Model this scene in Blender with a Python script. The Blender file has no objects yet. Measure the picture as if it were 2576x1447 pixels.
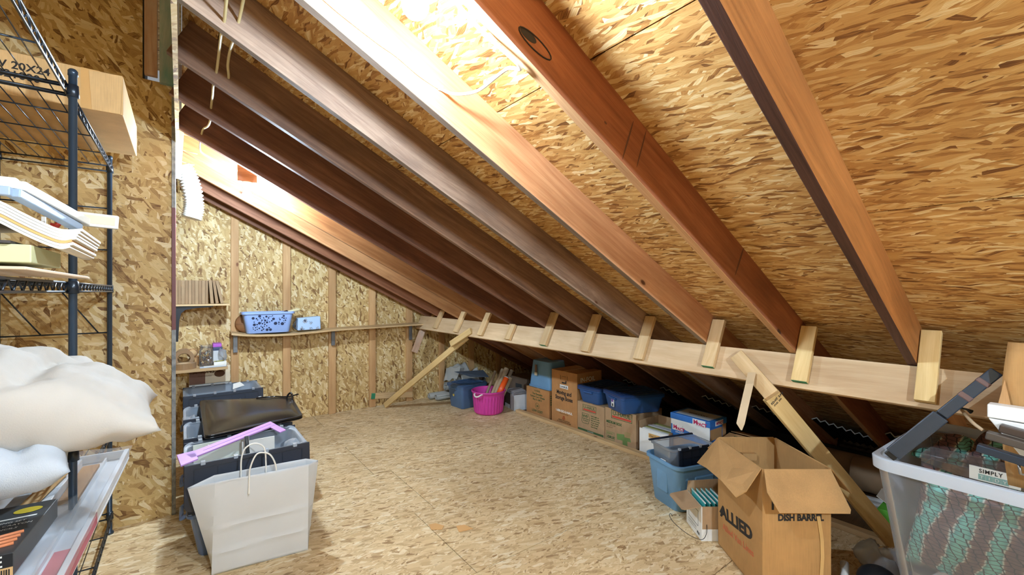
import bpy, bmesh, math, random
from mathutils import Vector, Matrix, Euler
random.seed(7)
R = math.radians
C = bpy.context.scene.collection

# ------------------------------------------------------------------ camera, exposure
EYE = 1.5
YAW = R(37.454)
cam_d = bpy.data.cameras.new('camera')
cam = bpy.data.objects.new('camera', cam_d)
C.objects.link(cam)
cam.location = (0, 0, EYE)
cam.rotation_euler = (R(90), 0, -YAW)
cam_d.sensor_width = 36
cam_d.lens = 36 * 1085.7 / 2576
cam_d.shift_y = 9.2 / 2576
cam_d.clip_start = 0.02
S = bpy.context.scene
S.camera = cam
S.view_settings.view_transform = 'Standard'
S.view_settings.look = 'None'
S.view_settings.gamma = 1
S.view_settings.exposure = 1.7
S.cycles.max_bounces = 8
S.cycles.diffuse_bounces = 4
S.cycles.glossy_bounces = 2
S.cycles.use_adaptive_sampling = True
S.cycles.adaptive_threshold = 0.04
S.cycles.transparent_max_bounces = 24
S.cycles.sample_clamp_indirect = 6.0
W = bpy.data.worlds.new('world')
S.world = W
W.use_nodes = True
W.node_tree.nodes['Background'].inputs[0].default_value = (0.9, 0.95, 1, 1)
W.node_tree.nodes['Background'].inputs[1].default_value = 0.1

# ------------------------------------------------------------------ helpers: materials
def lin(c):
    return tuple(((v / 255) / 12.92 if v / 255 <= 0.04045 else ((v / 255 + 0.055) / 1.055) ** 2.4) for v in c[:3]) + (1,)

class M:
    """small node builder"""
    def __init__(s, name):
        s.m = bpy.data.materials.new(name)
        s.m.use_nodes = True
        s.nt = s.m.node_tree
        s.out = s.nt.nodes['Material Output']
        s.b = s.nt.nodes['Principled BSDF']
    def n(s, t, ins=None, **pr):
        nd = s.nt.nodes.new(t)
        for k, v in pr.items():
            setattr(nd, k, v)
        for k, v in (ins or {}).items():
            s.set(nd.inputs[k], v)
        return nd
    def set(s, sock, v):
        if isinstance(v, bpy.types.NodeSocket):
            s.nt.links.new(v, sock)
        else:
            sock.default_value = v
    def math(s, op, a, b=None, c=None):
        nd = s.n('ShaderNodeMath', operation=op)
        s.set(nd.inputs[0], a)
        if b is not None: s.set(nd.inputs[1], b)
        if c is not None: s.set(nd.inputs[2], c)
        return nd.outputs[0]
    def ramp(s, f, stops, interp='LINEAR'):
        nd = s.n('ShaderNodeValToRGB')
        s.set(nd.inputs[0], f)
        r = nd.color_ramp
        r.interpolation = interp
        while len(r.elements) < len(stops): r.elements.new(0.5)
        for e, (p, c) in zip(r.elements, stops):
            e.position = p
            e.color = lin(c) if len(c) == 3 else c
        return nd.outputs[0]
    def mix(s, f, a, b, mode='MIX'):
        nd = s.n('ShaderNodeMix', data_type='RGBA', blend_type=mode)
        s.set(nd.inputs[0], f); s.set(nd.inputs[6], a); s.set(nd.inputs[7], b)
        return nd.outputs[2]
    def mapping(s, v, scale=(1, 1, 1), rot=(0, 0, 0), loc=(0, 0, 0)):
        nd = s.n('ShaderNodeMapping', {'Vector': v, 'Scale': scale, 'Rotation': rot, 'Location': loc})
        return nd.outputs[0]
    def objco(s, rnd=True):
        tc = s.n('ShaderNodeTexCoord').outputs['Object']
        if not rnd: return tc
        oi = s.n('ShaderNodeObjectInfo').outputs['Random']
        off = s.math('MULTIPLY', oi, 37.0)
        return s.n('ShaderNodeVectorMath', {0: tc, 1: s.n('ShaderNodeCombineXYZ', {0: off, 1: off, 2: off}).outputs[0]}, operation='ADD').outputs[0]
    def noise(s, v, scale, detail=3, rough=0.5, dist=0):
        return s.n('ShaderNodeTexNoise', {'Vector': v, 'Scale': scale, 'Detail': detail, 'Roughness': rough, 'Distortion': dist}).outputs[0]
    def bump(s, h, st=0.3, dist=0.01):
        s.set(s.b.inputs['Normal'], s.n('ShaderNodeBump', {'Height': h, 'Strength': st, 'Distance': dist}).outputs[0])

def plain(name, c, rough=0.6, metal=0.0, noise=0.06, nscale=8, bump=0.0, spec=None, bscale=60):
    m = M(name)
    co = m.objco()
    f = m.noise(co, nscale, 4)
    col = m.mix(m.math('MULTIPLY', f, 1.0), lin([max(0, v * (1 - noise)) for v in c]), lin([min(255, v * (1 + noise)) for v in c]))
    m.set(m.b.inputs['Base Color'], col)
    m.b.inputs['Roughness'].default_value = rough
    m.b.inputs['Metallic'].default_value = metal
    if spec is not None: m.b.inputs['Specular IOR Level'].default_value = spec
    if bump: m.bump(m.noise(co, bscale, 3), bump, 0.003)
    return m.m

def osb(name, stops, ang=0, spread=35, L=0.085, Wd=0.017, seed=0, bright=1.0, grime=None):
    """oriented strand board: five stacked layers of stretched voronoi flakes, read from object x/y in metres"""
    m = M(name)
    co = m.objco(False)
    warp = m.n('ShaderNodeTexNoise', {'Vector': co, 'Scale': 14.0, 'Detail': 2.0}).outputs[1]
    wv = m.n('ShaderNodeVectorMath', {0: warp, 1: (0.5, 0.5, 0.5)}, operation='SUBTRACT').outputs[0]
    wv = m.n('ShaderNodeVectorMath', {0: wv, 'Scale': 0.022}, operation='SCALE').outputs[0]
    cw = m.n('ShaderNodeVectorMath', {0: co, 1: wv}, operation='ADD').outputs[0]
    tone = None
    rs = random.Random(seed)
    angs = [-0.95, 0.6, -0.35, 0.15]
    for i, a in enumerate(angs):
        k = rs.uniform(0.75, 1.35)
        rot = m.mapping(cw, rot=(0, 0, R(ang + a * spread)), loc=(i * 3.3, i * 1.7, 0))
        sc = m.mapping(rot, scale=(1 / (L * k), 1 / (Wd * k * rs.uniform(0.8, 1.2)), 1))
        v = m.n('ShaderNodeTexVoronoi', {'Vector': sc, 'Scale': 1.0, 'Randomness': 1.0}, voronoi_dimensions='2D', feature='F1').outputs['Color']
        sp = m.n('ShaderNodeSeparateColor', {0: v})
        fib = m.noise(m.mapping(rot, scale=(1 / L * 1.2, 1 / Wd * 7, 1)), 1.0, 1, 0.6)
        t = m.math('ADD', sp.outputs[1], m.math('MULTIPLY', m.math('SUBTRACT', fib, 0.5), 0.55))
        if tone is None: tone = t
        else:
            mask = m.math('GREATER_THAN', sp.outputs[0], 0.55)
            mx = m.n('ShaderNodeMix', {0: mask, 2: tone, 3: t}, data_type='FLOAT')
            tone = mx.outputs[0]
    col = m.ramp(tone, stops)
    # darkness lining between flakes and small black slivers
    fine = m.noise(m.mapping(cw, rot=(0, 0, R(ang)), scale=(18, 95, 1)), 1.0, 2, 0.65)
    sl = m.ramp(fine, [(0.27, (110, 92, 76)), (0.36, (255, 255, 255))])
    col = m.mix(0.75, col, sl, 'MULTIPLY')
    big = m.ramp(m.noise(co, 1.3, 2), [(0.3, (228, 224, 220)), (0.7, (255, 255, 255))])
    col = m.mix(1.0, col, big, 'MULTIPLY')
    if grime:
        col = m.mix(m.ramp(m.noise(co, 2.2, 4, 0.6), [(0.58, (0, 0, 0)), (0.75, (120, 120, 120))]), col, lin(grime), 'MIX')
    m.set(m.b.inputs['Base Color'], col)
    m.b.inputs['Roughness'].default_value = 0.62
    m.b.inputs['Specular IOR Level'].default_value = 0.35
    m.bump(fine, 0.25, 0.003)
    return m.m

def wood(name, c1, c2, knot=(90, 52, 30), rough=0.6, grain=1.0, blotch=None, blotch_amt=0.5, knots=True, ring=1.0, bump=0.15):
    """sawn softwood, grain along object x"""
    m = M(name)
    co = m.objco()
    w1 = m.noise(m.mapping(co, scale=(0.9, 5, 5)), 1.0, 2)
    dst = m.n('ShaderNodeVectorMath', {0: co, 1: m.n('ShaderNodeCombineXYZ', {1: m.math('MULTIPLY', w1, 0.12), 2: m.math('MULTIPLY', w1, 0.12)}).outputs[0]}, operation='ADD').outputs[0]
    g1 = m.noise(m.mapping(dst, scale=(2.0, 70 * ring, 70 * ring)), 1.0, 3, 0.6)
    g2 = m.noise(m.mapping(dst, scale=(6, 260, 260)), 1.0, 2, 0.6)
    f = m.math('ADD', m.math('MULTIPLY', g1, 0.7), m.math('MULTIPLY', g2, 0.3))
    col = m.ramp(f, [(0.5 - 0.2 / grain, c2), (0.5 + 0.17 / grain, c1)])
    big = m.ramp(m.noise(m.mapping(co, scale=(1.2, 5, 5)), 1.0, 3), [(0.3, (205, 195, 185)), (0.7, (255, 255, 255))])
    col = m.mix(0.9, col, big, 'MULTIPLY')
    if blotch:
        bf = m.ramp(m.noise(m.mapping(co, scale=(2.2, 7, 7)), 1.0, 5, 0.65), [(0.45, (0, 0, 0)), (0.68, (255, 255, 255))])
        col = m.mix(m.math('MULTIPLY', bf, blotch_amt), col, lin(blotch))
    if knots:
        kv = m.n('ShaderNodeTexVoronoi', {'Vector': m.mapping(co, scale=(2.0, 4.2, 4.2)), 'Scale': 1.0, 'Randomness': 1.0}, feature='F1')
        d = m.math('ADD', kv.outputs['Distance'], m.math('MULTIPLY', m.math('SUBTRACT', w1, 0.5), 0.05))
        col = m.mix(m.ramp(d, [(0.035, (255, 255, 255)), (0.06, (90, 90, 90)), (0.12, (0, 0, 0))]), col, lin(knot))
    m.set(m.b.inputs['Base Color'], col)
    m.b.inputs['Roughness'].default_value = rough
    m.b.inputs['Specular IOR Level'].default_value = 0.3
    if bump: m.bump(g2, bump, 0.003)
    return m.m

def card(name, c, flute=True, rough=0.75):
    m = M(name)
    co = m.objco()
    f = m.noise(co, 6, 4, 0.6)
    f2 = m.noise(m.mapping(co, scale=(300, 300, 12)), 1.0, 2)
    v = m.math('ADD', m.math('MULTIPLY', f, 0.65), m.math('MULTIPLY', f2, 0.35))
    col = m.ramp(v, [(0.3, [x * 0.9 for x in c]), (0.7, [min(255, x * 1.06) for x in c])])
    m.set(m.b.inputs['Base Color'], col)
    m.b.inputs['Roughness'].default_value = rough
    m.b.inputs['Specular IOR Level'].default_value = 0.25
    m.bump(f2, 0.08, 0.002)
    return m.m

def clearish(name, c, alpha, rough=0.2, haze=0.5):
    """translucent moulded plastic: part see-through, part milky"""
    m = M(name)
    tr = m.n('ShaderNodeBsdfTransparent', {'Color': (0.97, 0.98, 1, 1)})
    di = m.n('ShaderNodeBsdfDiffuse', {'Color': lin(c)})
    tl = m.n('ShaderNodeBsdfTranslucent', {'Color': lin(c)})
    mm = m.n('ShaderNodeMixShader', {0: haze, 1: di.outputs[0], 2: tl.outputs[0]})
    gl = m.n('ShaderNodeBsdfGlossy', {'Color': (1, 1, 1, 1), 'Roughness': rough})
    fr = m.n('ShaderNodeLayerWeight', {'Blend': 0.35})
    f = m.math('ADD', alpha, m.math('MULTIPLY', fr.outputs['Facing'], 0.35))
    m1 = m.n('ShaderNodeMixShader', {0: m.math('MINIMUM', f, 0.97), 1: tr.outputs[0], 2: mm.outputs[0]})
    fr2 = m.n('ShaderNodeFresnel', {'IOR': 1.35})
    m2 = m.n('ShaderNodeMixShader', {0: m.math('MULTIPLY', fr2.outputs[0], 0.8), 1: m1.outputs[0], 2: gl.outputs[0]})
    m.set(m.out.inputs[0], m2.outputs[0])
    return m.m

def glow(name, c, st):
    m = M(name)
    e = m.n('ShaderNodeEmission', {'Color': c, 'Strength': st})
    m.set(m.out.inputs[0], e.outputs[0])
    return m.m

# ------------------------------------------------------------------ helpers: meshes
class MB:
    def __init__(s):
        s.v = []; s.f = []; s.sm = []; s.mi = []
    def add(s, vs, fs, smooth=False, mi=0):
        o = len(s.v)
        s.v += [tuple(v) for v in vs]
        for f in fs:
            s.f.append([o + i for i in f]); s.sm.append(smooth); s.mi.append(mi)
        return s
    def box(s, x0, x1, y0, y1, z0, z1, mi=0, T=None):
        vs = [(x, y, z) for z in (z0, z1) for y in (y0, y1) for x in (x0, x1)]
        if T is not None: vs = [T @ Vector(v) for v in vs]
        return s.add(vs, [(0, 2, 3, 1), (4, 5, 7, 6), (0, 1, 5, 4), (2, 6, 7, 3), (0, 4, 6, 2), (1, 3, 7, 5)], mi=mi)
    def hexa(s, b, t, mi=0):
        """b, t: four bottom and four top corners, counter-clockwise from above"""
        return s.add(list(b) + list(t), [(3, 2, 1, 0), (4, 5, 6, 7), (0, 1, 5, 4), (1, 2, 6, 5), (2, 3, 7, 6), (3, 0, 4, 7)], mi=mi)
    def quad(s, a, b, c, d, mi=0):
        return s.add([a, b, c, d], [(0, 1, 2, 3)], mi=mi)
    def sheet(s, pts, th, mi=0):
        """planar polygon with thickness th along -normal"""
        P = [Vector(p) for p in pts]
        n = Vector((0, 0, 0))
        for i in range(len(P)): n += P[i].cross(P[(i + 1) % len(P)])
        n.normalize()
        k = len(P)
        vs = P + [p - n * th for p in P]
        fs = [tuple(range(k)), tuple(reversed(range(k, 2 * k)))]
        fs += [((i + 1) % k, i, i + k, (i + 1) % k + k) for i in range(k)]
        return s.add(vs, fs, mi=mi)
    def tube(s, pts, r, seg=8, cap=True, mi=0, closed=False):
        P = [Vector(p) for p in pts]
        k = len(P)
        rr = r if isinstance(r, (list, tuple)) else [r] * k
        vs = []; up = None
        for i, p in enumerate(P):
            if closed: d = (P[(i + 1) % k] - P[i - 1])
            else: d = (P[min(i + 1, k - 1)] - P[max(i - 1, 0)])
            d.normalize()
            if up is None:
                up = Vector((0, 0, 1)) if abs(d.z) < 0.9 else Vector((1, 0, 0))
            a = d.cross(up)
            if a.length < 1e-5: a = d.orthogonal()
            a.normalize(); b = a.cross(d).normalized(); up = b
            for j in range(seg):
                t = 2 * math.pi * j / seg
                vs.append(p + (a * math.cos(t) + b * math.sin(t)) * rr[i])
        fs = []
        for i in range(k if closed else k - 1):
            i2 = (i + 1) % k
            for j in range(seg):
                j2 = (j + 1) % seg
                fs.append((i * seg + j2, i * seg + j, i2 * seg + j, i2 * seg + j2))
        s.add(vs, fs, smooth=True, mi=mi)
        if cap and not closed:
            o = len(s.v) - len(vs)
            s.f.append([o + j for j in range(seg)]); s.sm.append(False); s.mi.append(mi)
            s.f.append([o + (k - 1) * seg + j for j in reversed(range(seg))]); s.sm.append(False); s.mi.append(mi)
        return s
    def rod(s, a, b, r, seg=6, mi=0):
        return s.tube([a, b], r, seg, mi=mi)
    def lathe(s, prof, seg=32, sx=1, sy=1, T=None, mi=0, smooth=True, fn=None):
        """prof: (r, z) list from outside bottom round"""
        vs = []
        for r, z in prof:
            for j in range(seg):
                t = 2 * math.pi * j / seg
                q = fn(r, z, t) if fn else r
                v = Vector((q * math.cos(t) * sx, q * math.sin(t) * sy, z))
                vs.append(T @ v if T is not None else v)
        fs = []
        for i in range(len(prof) - 1):
            for j in range(seg):
                j2 = (j + 1) % seg
                fs.append((i * seg + j, i * seg + j2, (i + 1) * seg + j2, (i + 1) * seg + j))
        s.add(vs, fs, smooth=smooth, mi=mi)
        return s
    def grid(s, fn, nu, nv, mi=0, smooth=True):
        vs = [fn(i / nu, j / nv) for i in range(nu + 1) for j in range(nv + 1)]
        fs = [(i * (nv + 1) + j, (i + 1) * (nv + 1) + j, (i + 1) * (nv + 1) + j + 1, i * (nv + 1) + j + 1) for i in range(nu) for j in range(nv)]
        return s.add(vs, fs, smooth=smooth, mi=mi)
    def build(s, name, mat, parent=None, bevel=0, solid=0, sub=0, loc=None, rot=None, mw=None, seg=2):
        me = bpy.data.meshes.new(name)
        me.from_pydata(s.v, [], s.f)
        mats = mat if isinstance(mat, (list, tuple)) else [mat]
        for mm in mats: me.materials.append(mm)
        for p, sm, mi in zip(me.polygons, s.sm, s.mi):
            p.use_smooth = sm; p.material_index = mi
        me.update()
        o = bpy.data.objects.new(name, me)
        C.objects.link(o)
        if parent: o.parent = parent
        if loc: o.location = loc
        if rot: o.rotation_euler = rot
        if mw is not None: o.matrix_world = mw
        if solid:
            md = o.modifiers.new('solid', 'SOLIDIFY'); md.thickness = solid; md.offset = 0
        if bevel:
            md = o.modifiers.new('bevel', 'BEVEL'); md.width = bevel; md.segments = seg; md.limit_method = 'ANGLE'; md.angle_limit = R(40)
        if sub:
            md = o.modifiers.new('sub', 'SUBSURF'); md.levels = sub; md.render_levels = sub
        return o

def tag(o, label=None, cat=None, group=None, kind=None):
    if label: o['label'] = label
    if cat: o['category'] = cat
    if group: o['group'] = group
    if kind: o['kind'] = kind
    return o

def thing(name, label, cat, loc=(0, 0, 0), rz=0, group=None, rot=None):
    o = bpy.data.objects.new(name, None)
    C.objects.link(o)
    o.empty_display_size = 0.05
    o.location = loc
    o.rotation_euler = rot if rot else (0, 0, rz)
    return tag(o, label, cat, group)

def frame(o, x, y=None, z=None):
    """matrix with origin o, local x along x, local y as close to y as can be"""
    o = Vector(o); x = Vector(x).normalized()
    if z is not None:
        z = Vector(z); z = (z - x * z.dot(x)).normalized(); y = z.cross(x)
    else:
        y = Vector(y); y = (y - x * y.dot(x)).normalized(); z = x.cross(y)
    m = Matrix.Identity(4)
    for i in range(3):
        m[i][0] = x[i]; m[i][1] = y[i]; m[i][2] = z[i]; m[i][3] = o[i]
    return m

def plank(name, p0, p1, wdir, w, t, mat, bevel=0.003, parent=None, center=True):
    """sawn board from p0 to p1, width w along wdir, thickness t across; local x is the grain"""
    p0 = Vector(p0); p1 = Vector(p1)
    m = frame(p0, p1 - p0, y=wdir)
    L = (p1 - p0).length
    return MB().box(0, L, -w / 2, w / 2, -t / 2, t / 2).build(name, mat, parent, bevel=bevel, mw=m)

def text(body, size, mat, parent, origin, xd, yd, name='printed_lettering', bold=0.0, align='LEFT', sx=1.0, shear=0, lift=0.0012, space=1.0):
    """flat lettering lying on a surface; origin, xd (reading direction), yd (up) in the parent's space"""
    cu = bpy.data.curves.new(name, 'FONT')
    cu.body = body; cu.size = size; cu.offset = bold; cu.align_x = align; cu.shear = shear; cu.space_character = space
    cu.resolution_u = 3
    o = bpy.data.objects.new(name, cu)
    C.objects.link(o)
    bpy.context.view_layer.update()
    me = bpy.data.meshes.new_from_object(o.evaluated_get(bpy.context.evaluated_depsgraph_get()))
    bpy.data.objects.remove(o)
    me.name = name
    me.materials.clear(); me.materials.append(mat)
    o = bpy.data.objects.new(name, me)
    C.objects.link(o)
    xd = Vector(xd).normalized(); yd = Vector(yd); yd = (yd - xd * yd.dot(xd)).normalized()
    m = frame(Vector(origin) + xd.cross(yd) * lift, xd, y=yd) @ Matrix.Diagonal((sx, 1, 1, 1))
    o.parent = parent
    o.matrix_local = m
    return o

def copy_tree(o, parent=None):
    c = o.copy()
    C.objects.link(c)
    if parent: c.parent = parent
    for ch in list(o.children): copy_tree(ch, c)
    return c
LAMP = (0.65, 0.83, 1.0, 1)
BULB1 = 650
BULB2 = 1150
BULB3 = 2100

# ------------------------------------------------------------------ materials of the shell
STRAW = [(0.0, (122, 84, 48)), (0.12, (180, 144, 90)), (0.4, (207, 174, 116)), (0.65, (219, 189, 130)), (0.88, (232, 209, 158)), (1.0, (242, 226, 188))]
GOLD = [(0.0, (114, 72, 36)), (0.12, (172, 122, 66)), (0.4, (200, 154, 92)), (0.65, (210, 167, 104)), (0.88, (224, 190, 132)), (1.0, (240, 220, 174))]
FLOORC = [(0.0, (158, 124, 86)), (0.1, (204, 174, 130)), (0.4, (222, 195, 150)), (0.65, (229, 203, 159)), (0.9, (235, 214, 176)), (1.0, (244, 230, 200))]
m_osb_wall = osb('osb_gable', STRAW, 70, 75, 0.054, 0.015, 1)
m_osb_left = osb('osb_partition', STRAW, 40, 90, 0.066, 0.019, 2)
m_osb_roof = osb('osb_roof', GOLD, 4, 40, 0.085, 0.0125, 3)
m_osb_floor = osb('osb_floor', FLOORC, 10, 55, 0.045, 0.013, 4, grime=(172, 142, 110))
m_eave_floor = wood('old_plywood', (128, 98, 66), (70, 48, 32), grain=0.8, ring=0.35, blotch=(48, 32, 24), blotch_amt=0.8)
m_dark = plain('black_paper', (20, 20, 24), 0.6)
m_seam = plain('seam_dark', (60, 45, 32), 0.9)

# rafters: each its own board
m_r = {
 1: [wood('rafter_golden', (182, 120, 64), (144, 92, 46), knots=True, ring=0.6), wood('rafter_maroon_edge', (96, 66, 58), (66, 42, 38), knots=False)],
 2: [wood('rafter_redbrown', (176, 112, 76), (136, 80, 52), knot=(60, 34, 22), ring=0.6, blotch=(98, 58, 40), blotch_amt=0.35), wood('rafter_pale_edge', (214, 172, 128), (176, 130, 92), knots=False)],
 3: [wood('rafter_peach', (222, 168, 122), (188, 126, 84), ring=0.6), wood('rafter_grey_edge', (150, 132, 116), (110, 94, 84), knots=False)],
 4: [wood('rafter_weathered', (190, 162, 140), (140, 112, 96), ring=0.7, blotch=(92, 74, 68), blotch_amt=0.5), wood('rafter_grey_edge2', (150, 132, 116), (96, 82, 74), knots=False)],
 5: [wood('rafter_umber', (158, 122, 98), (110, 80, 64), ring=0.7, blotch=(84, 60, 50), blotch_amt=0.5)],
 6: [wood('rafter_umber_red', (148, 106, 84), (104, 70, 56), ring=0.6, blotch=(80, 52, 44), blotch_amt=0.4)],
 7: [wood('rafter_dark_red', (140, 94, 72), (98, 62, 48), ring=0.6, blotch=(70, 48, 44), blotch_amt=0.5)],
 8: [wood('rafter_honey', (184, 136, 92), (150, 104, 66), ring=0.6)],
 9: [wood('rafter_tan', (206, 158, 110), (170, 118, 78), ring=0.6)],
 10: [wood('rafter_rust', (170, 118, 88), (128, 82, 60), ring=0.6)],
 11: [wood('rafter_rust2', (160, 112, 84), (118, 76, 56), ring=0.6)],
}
m_pine = wood('new_pine', (232, 204, 160), (204, 168, 118), knot=(130, 84, 48), ring=0.5, grain=0.8)
m_pine_y = wood('new_pine_yellow', (236, 208, 152), (210, 174, 112), knot=(130, 84, 48), ring=0.5, grain=0.8)
m_ledger = wood('ledger_pine', (228, 202, 166), (200, 168, 128), knot=(120, 70, 44), ring=0.45, grain=0.8, blotch=(196, 160, 120), blotch_amt=0.5)
m_stud = wood('stud_pine', (222, 182, 132), (200, 154, 104), knot=(120, 72, 42), ring=0.5, grain=0.8)
m_green = plain('green_end_paint', (44, 128, 92), 0.7)
m_steel = plain('steel', (150, 150, 152), 0.35, 0.9)

# ------------------------------------------------------------------ shell
TH = R(27.25)
sv = Vector((math.cos(TH), 0, -math.sin(TH)))      # down the slope
nv = Vector((math.sin(TH), 0, math.cos(TH)))       # out of the roof
BX, BZ = 2.604, 1.168                              # where the ledger's top meets the rafter bottoms
RD = 0.185                                         # rafter depth
RT = 0.036
def slope(X, h=0.0):
    """point on the plane h above the rafter bottoms (measured along nv) at plan position X"""
    return BZ - math.tan(TH) * (X - BX) + h / math.cos(TH)
YF = 5.56                                          # gable sheathing
YW = 3.69                                          # partition
XE = 5.0

def slab(name, mat, x0, x1, y0, y1, z0, z1, rot=None, kind='structure', origin=None):
    o = MB().box(x0, x1, y0, y1, z0, z1).build(name, mat)
    if kind: tag(o, kind=kind)
    return o
# floor: sheets with open joints over a dark underlayer
fl = MB()
ys = [-3.2, -1.17, -0.39, 0.388, 1.162, 1.94, 2.716, 3.492, 4.27, 5.05, YF + 0.03]
rf = random.Random(5)
g = 0.0022
for i in range(len(ys) - 1):
    cuts = [-1.8, [0.55, 1.25][i % 2], 3.38] if i != 6 else [-1.8, 1.39, 3.38]
    for a, b in zip(cuts[:-1], cuts[1:]):
        fl.box(a + g, b - g, ys[i] + g, ys[i + 1] - g, -0.018, 0)
fl.box(-1.8, 3.38, -3.2, YF + 0.03, -0.03, -0.0165, mi=1)
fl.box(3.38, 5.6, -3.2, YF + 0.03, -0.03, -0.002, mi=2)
tag(fl.build('floor', [m_osb_floor, m_seam, m_eave_floor]), kind='structure')

def sheet_on(name, mat, origin, xd, zd, poly, th=0.012):
    """flat sheet: polygon in local x/y, local x along xd, normal zd, thickness behind"""
    mb = MB().sheet([(p[0], p[1], 0) for p in poly], th)
    o = mb.build(name, mat, mw=frame(origin, xd, z=zd))
    return tag(o, kind='structure')
# gable wall: local x = world x, local y = up
zr = slope(-0.02, RD)
sheet_on('wall_far', m_osb_wall, (0, YF, 0), (1, 0, 0), (0, -1, 0),
         [(-1.8, 0), (5.25, 0), (5.25, 0.02), (-0.02, zr), (-1.8, zr)], 0.015)
# partition left of the view
sheet_on('wall_partition', m_osb_left, (0, YW, 0), (1, 0, 0), (0, -1, 0), [(-1.8, 0), (-0.052, 0), (-0.052, 2.885), (-0.19, 2.885), (-0.19, 3.7), (-1.8, 3.7)], 0.012)
m_maroon = M('painted_end')
co = m_maroon.objco(False)
zz = m_maroon.n('ShaderNodeSeparateXYZ', {0: co}).outputs[2]
m_maroon.set(m_maroon.b.inputs['Base Color'], m_maroon.mix(m_maroon.math('MULTIPLY', m_maroon.math('GREATER_THAN', zz, 1.24), m_maroon.math('LESS_THAN', zz, 2.06)),
    m_maroon.ramp(m_maroon.noise(co, 30, 4), [(0.35, (112, 116, 120)), (0.65, (156, 158, 158))]), lin((112, 62, 62))))
m_maroon = m_maroon.m
tag(MB().box(-0.052, -0.03, YW - 0.016, YW + 0.05, 0, 2.88).build('trim_1', m_maroon, bevel=0.002), kind='structure')
tag(MB().box(-0.2, -0.19, YW - 0.004, YW + 0.3, 2.885, 3.7).build('trim_2', m_dark), kind='structure')
tag(MB().box(-1.8, -0.19, YW + 0.03, YW + 0.045, 0, 3.7).build('wall_partition_back', m_osb_left), kind='structure')
sheet_on('wall_left', m_osb_left, (-1.8, 0, 0), (0, 1, 0), (1, 0, 0), [(-3.2, 0), (YF, 0), (YF, 3.7), (-3.2, 3.7)])
sheet_on('wall_near', m_osb_left, (0, -3.2, 0), (-1, 0, 0), (0, 1, 0), [(1.8, 0), (1.8, 3.7), (-5.25, 3.7), (-5.25, 0)])
tag(MB().box(-1.8, 0, -3.2, YF, 3.7, 3.72).build('ceiling_left', m_osb_left), kind='structure')
# roof sheathing: local x along the eaves, local y down the slope, facing down
o_ = Vector((0, 0, slope(0, RD)))
Ls = 5.3 / math.cos(TH)
cm = MB()
cy = [0.0, 0.15, 1.115, 2.08, 3.045, 4.01, Ls]
for a, b in zip(cy[:-1], cy[1:]):
    cm.box(-3.2, YF, a + 0.0025, b - 0.0025, -0.014, 0)
cm.box(-3.2, YF, 0, Ls, -0.02, -0.0145, mi=1)
tag(cm.build('ceiling', [m_osb_roof, m_seam], mw=frame(o_, (0, 1, 0), y=sv)), kind='structure')
# upright boarding above the rafter tops, seen edge-on from the room
tag(MB().box(-0.03, -0.012, -3.2, YW + 0.02, slope(0, 0) - 0.01, 3.7).build('wall_upper', m_osb_left), kind='structure')
tag(MB().box(-0.03, -0.012, YW + 0.02, YF, slope(0, 0) - 0.01, 3.0).build('wall_upper_far', m_osb_left), kind='structure')

# ------------------------------------------------------------------ rafters
RY = [0.427, 0.900, 1.389, 1.884, 2.383, 2.878, 3.40, 3.890, 4.399, 4.921, 5.303]
names = ['golden brown rafter with a dark maroon underside, rightmost of the row', 'red-brown rafter with a large black oval knot, second from right',
 'pale peach rafter with the white cable stapled along it, third from right', 'grey weathered rafter half in shadow, fourth from right',
 'dark umber rafter right behind the grey weathered one', 'dark reddish rafter sixth from right, streaked pale along its lower edge',
 'dark red rafter just in front of the brightly lit far bay', 'honey-coloured rafter lit by the far bulb, first beyond the dark ones',
 'tan rafter running just beyond the far bulb', 'rust-brown rafter second from the gable wall', 'narrow dark rafter lying closest to the gable wall']
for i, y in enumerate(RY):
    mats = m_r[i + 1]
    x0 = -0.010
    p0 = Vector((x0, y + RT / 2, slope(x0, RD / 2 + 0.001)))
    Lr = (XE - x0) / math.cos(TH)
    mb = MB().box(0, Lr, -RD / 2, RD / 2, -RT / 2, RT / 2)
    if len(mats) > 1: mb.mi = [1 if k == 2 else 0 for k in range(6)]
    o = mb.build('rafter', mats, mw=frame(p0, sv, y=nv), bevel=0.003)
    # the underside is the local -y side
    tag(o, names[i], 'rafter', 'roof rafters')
# marks on the red-brown rafter
m_char = plain('charred_knot', (38, 28, 26), 0.8)
m_stain = plain('dark_stain', (92, 54, 38), 0.7)
r2 = [o for o in bpy.data.objects if o.name.startswith('rafter') and 'knot' in o.get('label', '')][0]
def mark(name, x0, z0, ax, bx, mt, k=20, ring=False, ang=0.0):
    """flat mark on the rafter's near face, centre at plan x0 / height z0, half-axes along and across the slope"""
    inv = r2.matrix_world.inverted()
    cpt = inv @ Vector((x0, RY[1], z0))
    pts = []
    for i in range(k):
        a = 2 * math.pi * i / k
        px_, py_ = ax * math.cos(a), bx * math.sin(a)
        pts.append((cpt.x + px_ * math.cos(ang) - py_ * math.sin(ang), cpt.y + px_ * math.sin(ang) + py_ * math.cos(ang), RT / 2 + 0.0006))
    mb = MB()
    if ring: mb.tube(pts, 0.0022, 5, closed=True)
    else: mb.add(pts, [tuple(range(k))])
    o = mb.build(name, mt, r2)
    return o
bpy.context.view_layer.update()
m_ = frame((0, 0, 0), sv, y=nv)
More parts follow.
